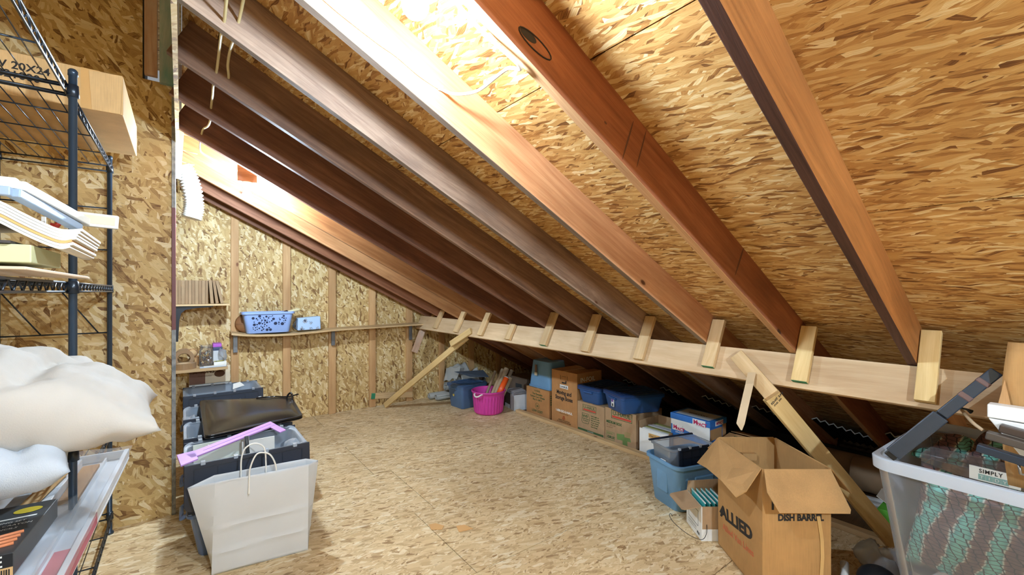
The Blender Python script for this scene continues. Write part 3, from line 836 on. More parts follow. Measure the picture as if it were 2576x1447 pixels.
# ------------------------------------------------------------------ moulded tubs
def rrect(w, d, r, n=5):
    out = []
    for cx, cy, a0 in [(w / 2 - r, d / 2 - r, 0), (-w / 2 + r, d / 2 - r, 90), (-w / 2 + r, -d / 2 + r, 180), (w / 2 - r, -d / 2 + r, 270)]:
        for k in range(n + 1):
            a = R(a0 + 90 * k / n)
            out.append((cx + r * math.cos(a), cy + r * math.sin(a)))
    return out
def tub_mb(w0, d0, w1, d1, h, r, th=0.003, lip=0.012, lh=0.02, n=5, mid=0, bottom=True, wave=None):
    """open tub: bottom w0 x d0, top w1 x d1, rolled lip of width lip and height lh"""
    L = [(w0 - 0.01, d0 - 0.01, 0.0), (w0, d0, 0.008)]
    for k in range(1, mid + 1):
        t = k / (mid + 1)
        L.append((w0 + (w1 - w0) * t, d0 + (d1 - d0) * t, 0.008 + (h - lh - 0.008) * t))
    L += [(w1, d1, h - lh), (w1 + 2 * lip, d1 + 2 * lip, h - lh), (w1 + 2 * lip, d1 + 2 * lip, h - 0.003), (w1 + 2 * lip - 0.006, d1 + 2 * lip - 0.006, h), (w1 - 2 * th, d1 - 2 * th, h), (w0 - 2 * th, d0 - 2 * th, th + 0.006), (w0 - 2 * th - 0.01, d0 - 2 * th - 0.01, th)]
    mb = MB(); vs = []
    for (w, d, z) in L:
        for (x, y) in rrect(w, d, r, n):
            vs.append((x, y, z + (wave(x, y, z) if wave else 0)))
    k = 4 * (n + 1); fs = []
    for i in range(len(L) - 1):
        for j in range(k):
            j2 = (j + 1) % k
            fs.append((i * k + j, i * k + j2, (i + 1) * k + j2, (i + 1) * k + j))
    mb.add(vs, fs, smooth=True)
    if bottom:
        mb.f.append(list(reversed(range(k)))); mb.sm.append(False); mb.mi.append(0)
        o_ = (len(L) - 1) * k
        mb.f.append([o_ + j for j in range(k)]); mb.sm.append(False); mb.mi.append(0)
    return mb
def autosm(o, ang=35):
    for p in o.data.polygons: p.use_smooth = True
    bm = bmesh.new(); bm.from_mesh(o.data)
    for e in bm.edges:
        if len(e.link_faces) == 2 and e.calc_face_angle(0) > R(ang): e.smooth = False
    bm.to_mesh(o.data); bm.free()
    return o
m_clear = clearish('frosted_plastic', (214, 226, 240), 0.36, 0.35)
m_clear2 = clearish('clear_peg', (226, 234, 244), 0.6, 0.2)
m_navy = plain('navy_plastic', (30, 38, 54), 0.38)
m_navy2 = plain('navy_rib', (22, 29, 42), 0.38)
m_bluegrey = clearish('lower_bin_plastic', (140, 168, 220), 0.6, 0.25)

def flap_mb(w, h, t=0.010):
    """half lid hanging by its hinge: rounded lower corners, raised border"""
    mb = MB()
    r = 0.035
    pts = [(-w / 2, 0), (-w / 2, -h + r)] + [(-w / 2 + r - r * math.cos(R(a)), -h + r - r * math.sin(R(a))) for a in range(15, 90, 15)] + [(-w / 2 + r, -h), (w / 2 - r, -h)] + \
          [(w / 2 - r + r * math.sin(R(a)), -h + r - r * math.cos(R(a))) for a in range(15, 90, 15)] + [(w / 2, -h + r), (w / 2, 0)]
    pts = [(x, -0.0 if False else 0.0, z) for x, z in pts]
    return mb.sheet(pts, t)
def storage_bin(x0, y0, label, z0=0.275, flap_front=True, flap_back=True):
    w, d, h = 0.60, 0.40, 0.272
    t = thing('hinged_lid_bin', label, 'storage bin', (x0 + 0.325, y0 + 0.235, z0), 0, 'hinged lid bins in the row by the partition')
    def wav(x, y, z):
        return 0.014 * math.cos(y * 26) if (abs(x) > w / 2 - 0.03 and z > h - 0.05) else 0
    b = autosm(tub_mb(w - 0.07, d - 0.06, w, d, h, 0.05, 0.003, 0.014, 0.016, 6, wave=wav).build('bin_body', m_clear, t))
    for sgn, on in ((-1, flap_front), (1, flap_back)):
        if not on: continue
        yy = sgn * (d / 2 + 0.022)
        hh = 0.25 if sgn < 0 else 0.2
        f = flap_mb(0.63, hh).build('lid_flap', m_navy, t, bevel=0.003, loc=(0, yy, h + 0.006), rot=(R(-5) if sgn < 0 else R(4), 0, R(0) if sgn < 0 else R(180)))
        rb_ = MB()
        for k in range(6):
            xx = -0.27 + 0.54 * k / 5
            rb_.box(xx - 0.002, xx + 0.002, -0.005, 0.0, -hh + 0.03, -0.035)
        for zz in (-0.028, -0.03 - (hh - 0.06) * 0.5, -hh + 0.03):
            rb_.box(-0.27, 0.27, -0.005, 0.0, zz - 0.002, zz + 0.002)
        rb_.build('rib_grid', m_navy2, f)
        for k in range(4):
            xx = -0.23 + 0.46 * k / 3
            MB().box(xx - 0.011, xx + 0.011, yy - 0.014, yy + 0.012, h - 0.004, h + 0.016).build('hinge_peg', m_clear2, t, bevel=0.003)
    return t
def lower_bin(x0, y0, label):
    w, d, h = 0.58, 0.38, 0.262
    t = thing('stacked_bin', label, 'storage bin', (x0 + 0.325, y0 + 0.235, 0.001), 0, 'lower bins under the hinged lid bins')
    autosm(tub_mb(w - 0.08, d - 0.06, w, d, h, 0.05, 0.003, 0.014, 0.02, 5).build('bin_body', m_bluegrey, t))
    MB().box(-w / 2 - 0.01, w / 2 + 0.01, -d / 2 - 0.01, d / 2 + 0.01, h + 0.001, h + 0.010).build('lid', m_navy, t, bevel=0.004)
    MB().tube([(-w / 2 - 0.005, -0.09, h - 0.03), (-w / 2 - 0.035, -0.08, h - 0.05), (-w / 2 - 0.035, 0.08, h - 0.05), (-w / 2 - 0.005, 0.09, h - 0.03)], 0.011, 8).build('handle', m_bluegrey, t)
    return t
BY = [2.915, 3.44, 3.96, 4.85]
bl = ['front hinged lid bin holding the purple ruler, right behind the white bag', 'hinged lid bin under the near half of the black portfolio', 'hinged lid bin under the far half of the black portfolio', 'rearmost hinged lid bin beyond the black portfolio']
ll = ['bin with a blue-grey handle at floor level below the front hinged lid bin', 'floor-level bin under the near half of the black portfolio', 'floor-level bin under the far half of the black portfolio', 'floor-level bin below the rearmost hinged lid bin']
for y, a, b_ in zip(BY, bl, ll):
    lower_bin(0.0, y, b_)
    storage_bin(0.0, y, a)

# contents of the front bin
m_purple = plain('purple_plastic', (196, 150, 222), 0.4)
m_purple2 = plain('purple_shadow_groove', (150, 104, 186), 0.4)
t = thing('purple_ruler', 'purple T-shaped plastic ruler lying diagonally in the front bin', 'ruler', (0.03, 3.01, 0.575))
u_ = Vector((0.46, 0.27, 0.035))
m_ = frame((0, 0, 0), u_, z=(-0.1, -0.35, 0.9))
o = MB().box(0.0, u_.length, -0.028, 0.028, -0.005, 0.005).build('ruler_blade', m_purple, t, bevel=0.002); o.matrix_local = m_
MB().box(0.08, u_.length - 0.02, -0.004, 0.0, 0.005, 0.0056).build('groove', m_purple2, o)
o = MB().hexa([(-0.07, -0.055, -0.005), (0.02, -0.055, -0.005), (0.05, 0.03, -0.005), (-0.03, 0.05, -0.005)], [(-0.07, -0.055, 0.005), (0.02, -0.055, 0.005), (0.05, 0.03, 0.005), (-0.03, 0.05, 0.005)]).build('ruler_head', m_purple, t, bevel=0.002); o.matrix_local = m_
o = MB().box(u_.length - 0.045, u_.length, -0.12, -0.028, -0.004, 0.004).build('ruler_leg', m_purple, t, bevel=0.002); o.matrix_local = m_
m_lite = plain('pale_green_paper', (222, 228, 216), 0.6)
t = thing('clipboard', 'pale clipboard with a metal clip standing in the front bin', 'clipboard', (0.21, 3.24, 0.33), rot=(R(-10), 0, R(8)))
MB().box(-0.15, 0.15, 0, 0.004, 0, 0.235).build('board', m_lite, t, bevel=0.002)
MB().tube([(-0.07, -0.006, 0.215), (-0.06, -0.008, 0.222), (0.06, -0.008, 0.222), (0.07, -0.006, 0.215)], 0.0028, 6).build('wire_clip', m_steel, t)
for k in range(2):
    MB().lathe([(0.0, 0.0), (0.009, 0.0), (0.009, 0.004), (0.004, 0.007), (0, 0.007)], 12, T=Matrix.Translation((-0.075 + 0.15 * k, -0.004, 0.213)) @ Matrix.Rotation(R(90), 4, 'X')).build('clip_rivet', m_steel, t)
o = MB().box(0.30, 0.48, 3.16, 3.166, 0.32, 0.56).build('white_sheet', m_whitep)
tag(o, 'white sheet of card standing in the front bin beside the clipboard', 'paper')
o = MB().tube([(0.325, 3.10, 0.50), (0.318, 3.11, 0.605)], 0.011, 10).build('marker_pen', m_dk)
tag(o, 'dark marker pen standing against the purple ruler in the front bin', 'pen')
# papers peeking from the second bin and bags at the bin ends
o = MB().sheet([(0.40, 5.02, 0.54), (0.50, 5.05, 0.56), (0.47, 5.13, 0.585), (0.41, 5.11, 0.575)], 0.003).build('folded_paper', m_whitep)
tag(o, 'folded white paper peeking out of the rearmost hinged lid bin', 'paper')
m_bagp = clearish('thin_plastic_bag', (226, 232, 240), 0.35, 0.15)
for (c, lb) in [((0.05, 4.20, 0.49), 'crumpled clear bag in the left end of the bin under the portfolio'), ((0.585, 3.14, 0.47), 'crumpled clear bag at the right end of the front bin')]:
    o = pillow('plastic_bag', c, (1, 0, 0.2), (0, 1, 0), None, (0.05, 0.07, 0.055), m_bagp, 0.05, c[1], 16)
    tag(o, lb, 'plastic bag')

# black leather portfolio
m_leather = plain('black_leather', (20, 18, 19), 0.24, spec=0.7, bump=0.05, bscale=240)
t = thing('leather_portfolio', 'glossy black leather portfolio lying across the bins', 'portfolio case', (0.40, 3.80, 0.572))
corn = [Vector((0.114, 3.29, 0)), Vector((0.705, 3.41, 0)), Vector((0.755, 4.08, 0)), Vector((0.118, 4.42, 0))]
def pf(u, v):
    p = corn[0].lerp(corn[1], u).lerp(corn[3].lerp(corn[2], u), v)
    return p
def rounded(poly, r, n=5):
    out = []
    k = len(poly)
    for i in range(k):
        p = poly[i]; a = (poly[i - 1] - p).normalized(); b = (poly[(i + 1) % k] - p).normalized()
        for j in range(n + 1):
            s_ = j / n
            q = (p + a * r) * (1 - s_) ** 2 + p * 2 * s_ * (1 - s_) + (p + b * r) * s_ ** 2
            out.append(q)
    return out
off = Vector((0.40, 3.80, 0))
out = [p - off for p in rounded(corn, 0.05)]
lay = MB()
for (z0, z1, sh_) in [(0.0, 0.011, 0.0), (0.013, 0.024, 0.006)]:
    c_ = sum(out, Vector()) / len(out)
    P_ = [c_ + (p - c_) * (1 - sh_) for p in out]
    lay = MB().sheet([(p.x, p.y, z1) for p in P_], z1 - z0)
    lay.build('cover', m_leather, t, bevel=0.004)
def bulge(u, v):
    p = pf(0.04 + 0.92 * u, 0.04 + 0.92 * v) - off
    return (p.x, p.y, 0.0235 + 0.034 * (4 * u * (1 - u)) ** 0.4 * (min(v / 0.3, 1.0) * (2 - min(v / 0.3, 1.0))) * (1 - v) ** 0.5 + 0.0016 * math.sin(u * 9 + v * 5))
MB().grid(bulge, 24, 24).build('padded_top', m_leather, t)
MB().tube(smooth([(0.30, 0.24, 0.02), (0.315, 0.235, 0.055), (0.33, 0.22, 0.07), (0.34, 0.20, 0.05), (0.335, 0.18, 0.02)]), 0.008, 8).build('handle', m_leather, t)
MB().tube(smooth([(0.10, 0.38, 0.03), (0.18, 0.34, 0.036), (0.24, 0.33, 0.032), (0.31, 0.25, 0.036), (0.40, 0.27, 0.04)]), 0.006, 7).build('strap', m_leather, t)

# white paper bag
m_bag = plain('bag_paper', (206, 208, 210), 0.6, noise=0.02)
t = thing('paper_bag', 'large white paper shopping bag with rope handles standing on the floor', 'shopping bag', (0.36, 2.80, 0))
bo = Vector((0.36, 2.80, 0))
A, Bq, Cq, D = Vector((0.125, 2.768, 0.0)), Vector((0.582, 2.705, 0.0)), Vector((0.605, 2.80, 0.0)), Vector((0.145, 2.868, 0.0))
FL, FR = Vector((0.14, 2.742, 0.497)), Vector((0.585, 2.70, 0.497))
Lt, Rt_ = Vector((0.024, 2.79, 0.482)), Vector((0.648, 2.745, 0.492))
BL, BR = Vector((0.14, 2.822, 0.508)), Vector((0.585, 2.772, 0.508))
def panel(a, b, c, d, nu=10, nv=16, out=Vector((0, -1, 0)), amp=0.003, flare=0.0):
    def fn(u, v):
        p = a.lerp(b, u).lerp(d.lerp(c, u), v)
        cr = 0
        for z0 in (0.24, 0.50): cr += 0.006 * max(0, 1 - abs(v - z0 - 0.03 * (u - .5)) / 0.035)
        bl_ = math.sin(u * 7 + v * 4) * amp + math.sin(u * 3 - v * 9 + 1) * amp
        k = (16 * u * (1 - u)) ** 0.5 if 0 < u < 1 else 0
        return p + out * (cr + bl_ * k * 0.5) * (1 if 0 < v < 1 else 0.0) * (1 if 0 < u < 1 else 0) - bo
    return MB().grid(fn, nu, nv)
body = MB()
for args in [(A, Bq, FR, FL, Vector((0, -1, 0))), (Bq, Cq, BR, FR, None), (Cq, D, BL, BR, Vector((0, 1, 0))), (D, A, FL, BL, None)]:
    a, b, c, d, n_ = args
    if n_ is not None:
        g_ = panel(a, b, c, d, 20, 40, n_, 0.004); body.add(g_.v, g_.f, smooth=True)
    else:   # gusset: two leaves meeting in the flared tip
        tip = Rt_ if a is Bq else Lt
        mb_ = (a + b) / 2
        for (p, q, r_, s_) in [(a, mb_, tip, d), (mb_, b, c, tip)]:
            g_ = panel(p, q, r_, s_, 4, 40, Vector((1 if tip is Rt_ else -1, 0, 0)), 0.001); body.add(g_.v, g_.f, smooth=False)
body.quad(*[p - bo for p in (A, D, Cq, Bq)])
o = body.build('bag_body', m_bag, t)
bm = bmesh.new(); bm.from_mesh(o.data); bmesh.ops.remove_doubles(bm, verts=bm.verts, dist=0.0006); bm.to_mesh(o.data); bm.free()
autosm(o, 22)
md = o.modifiers.new('solid', 'SOLIDIFY'); md.thickness = 0.0012
for nm, dy, pts in [('front', 2.724, [(0.29, 0.40), (0.292, 0.47), (0.297, 0.54), (0.325, 0.603), (0.362, 0.607), (0.395, 0.585), (0.418, 0.53), (0.424, 0.47), (0.425, 0.40)]), ('back', 2.79, [(0.262, 0.45), (0.26, 0.51), (0.262, 0.58), (0.278, 0.63), (0.315, 0.65), (0.355, 0.636), (0.375, 0.60), (0.38, 0.52), (0.381, 0.45)])]:
    MB().tube(smooth([(x - bo.x, dy - 0.004 - bo.y + (0.012 * (z - 0.45) / 0.2 if nm == 'front' else 0), z) for x, z in pts]), 0.0042, 8).build('rope_handle', m_whitep, t)

# ------------------------------------------------------------------ ledge on the gable wall
sh_ = [(0.41, 1.066), (0.52, 1.046), (0.65, 1.034), (0.82, 1.027), (1.0, 1.026), (1.2, 1.036), (1.4, 1.048), (1.7, 1.056), (1.94, 1.058), (2.2, 1.064), (2.5, 1.067), (2.56, 1.066)]
def shz(x):
    for (a, za), (b, zb) in zip(sh_[:-1], sh_[1:]):
        if x <= b: return za + (zb - za) * (x - a) / (b - a)
    return sh_[-1][1]
t = thing('wall_ledge', 'long warped wooden ledge fixed across the gable studs', 'shelf', (0.41, 5.51, 1.04))
mb = MB(); xs = [0.41 + (2.56 - 0.41) * i / 48 for i in range(49)]
vs = []
for x in xs:
    yb = 5.512; yf = 5.285 + 0.02 * math.sin((x - 0.4) * 2.2)
    z = shz(x)
    vs += [(x - 0.41, yf - 5.51, z - 1.04), (x - 0.41, yb - 5.51, z + 0.006 - 1.04), (x - 0.41, yb - 5.51, z - 0.014 - 1.04), (x - 0.41, yf - 5.51, z - 0.020 - 1.04)]
fs = []
for i in range(48):
    a = i * 4; b = a + 4
    for j in range(4):
        j2 = (j + 1) % 4
        fs.append((a + j, b + j, b + j2, a + j2))
fs += [(3, 2, 1, 0), (192, 193, 194, 195)]
mb.add(vs, [tuple(reversed(f)) for f in fs])
mb.build('ledge_board', m_pine, t, bevel=0.002)
m_galv = plain('galvanised', (128, 132, 138), 0.4, 0.7)
for x in (0.46, 1.465, 2.47):
    MB().box(x - 0.41 - 0.02, x - 0.41 + 0.02, -0.03, -0.006, -0.2, -0.02 + shz(x) - 1.04).box(x - 0.41 - 0.018, x - 0.41 + 0.018, -0.2, -0.006, shz(x) - 1.04 - 0.026, shz(x) - 1.04 - 0.021).build('bracket', m_galv, t, bevel=0.002)

# blue basket with round holes
m_basket = plain('periwinkle_plastic', (150, 178, 232), 0.35)
m_hole = plain('hole_dark', (36, 44, 74), 0.8)
t = thing('perforated_basket', 'light blue plastic basket with round holes on the gable ledge', 'basket', (0.755, 5.41, 1.047))
autosm(tub_mb(0.41, 0.17, 0.475, 0.20, 0.228, 0.04, 0.003, 0.016, 0.022, 6).build('basket_body', m_basket, t))
rb = random.Random(11)
hb = MB(); pl = []
for k in range(400):
    r_ = rb.choice([0.017, 0.014, 0.011, 0.008, 0.006, 0.005])
    x = rb.uniform(-0.15, 0.17); z = rb.uniform(0.03, 0.185)
    if abs((x - 0.02) - (z - 0.10) * 0.9) < 0.02 or (x > 0.03 and z < 0.09): continue
    if any((x - a) ** 2 + (z - c) ** 2 < (r_ + q + 0.003) ** 2 for a, c, q in pl): continue
    pl.append((x, z, r_))
    if len(pl) > 62: break
for x, z, r_ in pl:
    y = -0.085 - (z / 0.206) * 0.015 - 0.0012
    k = 14
    hb.add([(x + r_ * math.cos(2 * math.pi * i / k), y - r_ * math.sin(2 * math.pi * i / k) * 0.073, z + r_ * math.sin(2 * math.pi * i / k)) for i in range(k)], [tuple(range(k))])
tag(hb.build('hole_pattern', m_hole, t), kind='stuff')
t = thing('paint_brush', 'paint brush with a cream handle resting on the blue basket rim', 'brush', (0.93, 5.40, 1.262))
MB().lathe([(0.0, -0.10), (0.018, -0.09), (0.02, -0.03), (0.016, -0.025), (0.021, 0.0), (0.021, 0.02), (0.016, 0.024)], 14, T=Matrix.Rotation(R(78), 4, 'Y')).build('ferrule', m_blackp, t)
MB().lathe([(0.014, 0.024), (0.017, 0.08), (0.016, 0.14), (0.010, 0.15), (0.0, 0.152)], 14, T=Matrix.Rotation(R(78), 4, 'Y')).build('handle', plain('cream_handle', (226, 214, 170), 0.4), t)
o = MB().lathe([(0.0, -0.012), (0.09, -0.012), (0.10, 0.0), (0.09, 0.012), (0.0, 0.012)], 28, T=Matrix.Translation((0.585, 5.515, 1.15)) @ Matrix.Rotation(R(80), 4, 'X') @ Matrix.Diagonal((0.95, 1, 1, 1))).build('wooden_disc', wood('brown_plate', (160, 110, 66), (110, 70, 40), knots=False))
o.location = (-0.035, -0.028, 0)
tag(o, 'brown wooden disc leaning behind the left end of the blue basket', 'plate')
# patterned blue pack
mp = M('penguin_pack'); co = mp.objco(False)
vo = mp.n('ShaderNodeTexVoronoi', {'Vector': co, 'Scale': 12.0, 'Randomness': 0.7}, feature='F1')
nz = mp.noise(co, 70, 3)
f = mp.math('ADD', vo.outputs['Distance'], mp.math('MULTIPLY', nz, 0.5))
mp.set(mp.b.inputs['Base Color'], mp.ramp(f, [(0.40, (70, 78, 100)), (0.47, (214, 220, 228)), (0.52, (90, 110, 150)), (0.58, (178, 206, 240))]))
mp.b.inputs['Roughness'].default_value = 0.4
t = thing('patterned_pack', 'light blue pack with a small grey pattern on the gable ledge', 'pack', (1.17, 5.42, 1.043))
MB().hexa([(-0.125, -0.06, 0.008), (0.125, -0.06, 0.012), (0.125, 0.06, 0.012), (-0.125, 0.06, 0.008)], [(-0.12, -0.055, 0.15), (0.122, -0.055, 0.165), (0.122, 0.055, 0.165), (-0.12, 0.055, 0.15)]).build('pack_body', mp.m, t, bevel=0.012, seg=3)
for k in range(3):
    MB().tube(smooth([(-0.125, -0.02 + 0.015 * k, 0.012), (-0.15 - 0.008 * k, -0.02, 0.06), (-0.14, -0.02, 0.11), (-0.122, -0.02 + 0.01 * k, 0.14)]), 0.0035, 6).build('cord', m_dk, t)

# upper shelf with slipcases
m_blackm = plain('black_bracket', (30, 32, 36), 0.4, 0.3)
t = thing('bracket_shelf', 'small upper shelf on a curved black bracket beside the partition', 'shelf', (-0.05, 5.52, 1.355))
MB().box(-0.25, 0.436, -0.33, 0, 0, 0.018).build('shelf_board', m_pine, t, bevel=0.002)
prof = [(0.0, -0.34)] + [(0.02 + 0.27 * (1 - math.cos(R(a))), -0.34 + 0.325 * math.sin(R(a))) for a in range(0, 91, 10)]
bp_ = MB()
P_ = [(0.0, 0.0), (0.30, 0.0), (0.30, -0.012), (0.16, -0.022), (0.08, -0.036), (0.048, -0.07), (0.034, -0.14), (0.026, -0.34), (0.0, -0.34)]
bp_.sheet([(x, -0.29, z) for x, z in reversed(P_)], 0.012)
bp_.build('bracket', m_blackm, t)
m_slip = card('slipcase_kraft', (168, 140, 108))
m_slip2 = card('slipcase_kraft2', (154, 126, 96))
x = -0.16
for k in range(17):
    wd = [0.027, 0.025, 0.029, 0.026][k % 4]
    tilt = {14: 4, 15: 7, 16: 11}.get(k, 0)
    if k == 14: x += 0.008
    if k > 14: x += 0.006
    o = MB().box(0, wd - 0.0015, 0, 0.20, 0, 0.232).build('slipcase', [m_slip, m_slip2][k % 2], bevel=0.0015)
    o.location = (x, 5.25, 1.374)
    o.rotation_euler = (0, R(-tilt), 0)
    if tilt: o.location.x += 0.232 * math.sin(R(tilt)) * 0.62; o.location.z += 0.001
    lb = 'plain tan slipcase standing upright in the row on the upper shelf' if not tilt else ['slightly leaning tan slipcase, third from the right end of the row', 'leaning tan slipcase, second from the right end of the row', 'most tilted tan slipcase at the right end of the row'][k - 14]
    tag(o, lb, 'slipcase', 'slipcases on the upper shelf')
    x += wd

# lower shelf with odds and ends
t = thing('work_shelf', 'lower wooden work shelf cluttered with tape and a jar', 'shelf', (0, 5.52, 0.735))
MB().box(-0.3, 0.362, -0.47, 0, 0, 0.026).build('shelf_board', m_pine, t, bevel=0.002)
ZS = 0.7615
m_btape = plain('brown_tape', (150, 118, 84), 0.3)
m_core = plain('card_core', (190, 160, 124), 0.8)
def tape(loc, r, h, rot, label, mt=m_btape):
    t = thing('tape_roll', label, 'tape roll', loc, rot=rot, group=None)
    MB().lathe([(r * 0.62, 0), (r, 0), (r, h), (r * 0.62, h)], 30, smooth=False).build('tape_winding', mt, t)
    MB().lathe([(r * 0.62, 0.0), (r * 0.62, h), (r * 0.57, h), (r * 0.57, 0)], 30).build('core', m_core, t)
    return t
tape((0.02, 5.16, ZS), 0.095, 0.052, (0, 0, 0), 'wide brown tape roll lying flat at the front of the lower shelf')
for k in range(4):
    tape((0.02, 5.265 + 0.042 * k, ZS + 0.083), 0.082, 0.04, (R(-90), 0, 0), ['nearest of four brown tape rolls standing on edge behind the flat roll', 'second of the tape rolls standing on edge, counted from the front', 'third of the tape rolls standing on edge, counted from the front', 'hindmost of four tape rolls standing on edge on the lower shelf'][k], [m_btape, plain('tape_rose', (166, 128, 112), 0.35)][k % 2])
t = thing('glass_jar', 'glass jar full of small metal and brown trinkets on the lower shelf', 'jar', (0.195, 5.24, ZS))
prof = [(0.0, 0.0), (0.055, 0.0), (0.058, 0.01), (0.058, 0.15), (0.045, 0.175), (0.043, 0.19), (0.049, 0.192), (0.049, 0.202), (0.043, 0.205)]
MB().lathe(prof, 24).build('jar_glass', clearish('jar_glass', (226, 232, 232), 0.08, 0.08), t)
rb = random.Random(21)
mc = [plain('trinket_steel', (150, 150, 146), 0.3, 0.6), plain('trinket_brown', (140, 92, 50), 0.5), plain('trinket_dark', (52, 48, 44), 0.5), plain('trinket_brass', (196, 160, 90), 0.35, 0.4)]
mm = MB()
for k in range(150):
    a = rb.uniform(0, 6.28); r_ = 0.046 * rb.random() ** 0.4; z = 0.01 + 0.135 * k / 150
    T_ = Matrix.Translation((r_ * math.cos(a), r_ * math.sin(a), z + 0.006)) @ Euler((rb.random() * 6, rb.random() * 6, 0)).to_matrix().to_4x4()
    s_ = rb.uniform(0.004, 0.009)
    mm.box(-s_, s_, -s_ * 0.5, s_ * 0.5, -s_ * 0.4, s_ * 0.4, mi=rb.randrange(4), T=T_)
tag(mm.build('trinkets', mc, t), kind='stuff')
MB().tube([(0.05 * math.cos(2 * math.pi * i / 20), 0.05 * math.sin(2 * math.pi * i / 20), 0.182) for i in range(20)], 0.0025, 6, closed=True).build('wire_bail', m_steel, t)
t = thing('baseball', 'worn tan baseball on the lower shelf beside the jar', 'ball', (0.085, 5.33, ZS + 0.125))
MB().lathe([(0.001 + 0.044 * math.sin(R(a)), -0.044 * math.cos(R(a))) for a in range(0, 181, 12)], 24).build('ball', plain('tan_leather', (206, 168, 120), 0.6), t)
MB().tube([(0.0445 * math.cos(R(a)) * 0.96, -0.0445 * 0.5 * abs(math.cos(R(a))) - 0.016, 0.0445 * math.sin(R(a)) * 0.9) for a in range(0, 360, 15)], 0.0016, 5, closed=True).build('seam', plain('seam_brown', (120, 60, 44), 0.7), t)
o = MB().box(0.03, 0.16, 5.28, 5.44, ZS, ZS + 0.078).build('wooden_box', m_stud, bevel=0.003); tag(o, 'small wooden box under the tan baseball', 'box')
o.location.x += 0.072; o.location.y += 0.05
for k, (c, z0, z1, lb) in enumerate([((196, 198, 200), 0.0, 0.13, 'white boxed pad at the bottom of the pile right of the jar'), ((60, 72, 104), 0.131, 0.165, 'navy box in the pile right of the jar'), ((182, 92, 200), 0.166, 0.20, 'bright purple pouch on top of the pile right of the jar')]):
    o = MB().box(0.255, 0.345 - 0.008 * k, 5.34, 5.48, ZS + z0, ZS + z1).build(['boxed_pad', 'navy_box', 'purple_pouch'][k], plain('pile_%d' % k, c, 0.5), bevel=0.004)
    tag(o, lb, ['box', 'box', 'pouch'][k])
for k, (x0, x1, y0, y1, z, c, lb) in enumerate([(0.14, 0.355, 5.075, 5.17, 0.0005, (190, 202, 216), 'pale blue sheet at the front edge of the lower shelf'), (0.17, 0.35, 5.10, 5.165, 0.004, (236, 236, 232), 'white envelope on the pale blue sheet'), (0.255, 0.36, 5.18, 5.33, 0.0005, (232, 230, 222), 'white pad in front of the purple pouch')]):
    o = MB().box(x0, x1, y0, y1, ZS + z, ZS + z + (0.003 if k < 2 else 0.035)).build(['blue_sheet', 'envelope', 'paper_pad'][k], plain('sheet_%d' % k, c, 0.6), bevel=0.001)
    tag(o, lb, 'paper')
for k in range(2):
    o = MB().rod((0.26 + 0.01 * k, 5.19, ZS + 0.040 + 0.0001), (0.34, 5.215 + 0.02 * k, ZS + 0.0402), 0.0045, 7).build('tool', m_dk if k else plain('olive_pen', (150, 150, 60), 0.4))
    tag(o, ['olive pen lying on the white pad', 'black pen lying on the white pad'][k], 'pen')
o = pillow('plastic_bag', (0.335, 5.30, ZS + 0.085), (0.3, 0.2, -1), (0, 1, 0), None, (0.07, 0.05, 0.025), m_bagp, 0.04, 4.4, 14)
tag(o, 'clear plastic bag slumped at the right end of the lower shelf', 'plastic bag')
# boxes under the shelf
t = thing('printed_carton', 'cream carton with dark red-brown printing below the lower shelf', 'box', (0.06, 5.535, 0.57))
MB().box(0, 0.34, -0.22, 0, 0, 0.165).build('carton_body', plain('cream_card', (222, 206, 178), 0.6), t, bevel=0.003)
MB().box(0, 0.13, -0.2206, -0.22, 0.002, 0.163).build('brown_panel', plain('brown_print_panel', (120, 82, 62), 0.6), t)
text('A  IONS', 0.05, m_print_brn, t, (0.03, -0.2206, 0.105), (1, 0, 0), (0, 0, 1), bold=0.001)
text('FINE FOODS', 0.02, m_print_brn, t, (0.07, -0.2206, 0.07), (1, 0, 0), (0, 0, 1))
MB().lathe([(0.0, 0), (0.035, 0)], 20, sx=1.3, T=Matrix.Translation((0.25, -0.2208, 0.09)) @ Matrix.Rotation(R(90), 4, 'X')).build('emblem', m_print_brn, t)
t = thing('white_drawer_unit', 'low white two-drawer case under the printed carton', 'drawers', (0.06, 5.535, 0.001))
MB().box(0, 0.335, -0.19, 0, 0, 0.565).build('case', m_white, t, bevel=0.003)
for k in range(6):
    MB().box(0.008 + 0.165 * (k % 2), 0.162 + 0.165 * (k % 2), -0.2, -0.1905, 0.48 - 0.08 * (k // 2), 0.55 - 0.08 * (k // 2)).build('drawer', m_tw, t, bevel=0.002)

# ------------------------------------------------------------------ far corner under the eaves
m_tote = plain('tote_blue', (78, 108, 146), 0.35)
m_toted = plain('tote_lid_blue', (62, 88, 122), 0.33)
m_lblue = plain('tub_light_blue', (104, 148, 186), 0.38)
m_rblue = plain('tote_royal_blue', (44, 84, 140), 0.36)
m_rblued = plain('tote_royal_lid', (34, 62, 108), 0.36)
m_pink = plain('magenta_plastic', (206, 62, 158), 0.42)
m_rope = plain('white_rope', (232, 228, 222), 0.7)
m_carton = card('carton_brown', (186, 142, 96))
m_carton2 = card('carton_moving', (182, 132, 84))
m_kr = card('carton_grey_tan', (178, 146, 112))
m_red = plain('print_red', (196, 66, 48), 0.7)
m_grn = plain('print_green', (62, 92, 52), 0.7)
m_grn2 = plain('print_pale_green', (112, 138, 78), 0.7)
m_gfab = plain('grey_cloth', (164, 164, 160), 0.85, bump=0.2, bscale=200)
m_dfab = plain('slate_cloth', (72, 84, 98), 0.7)

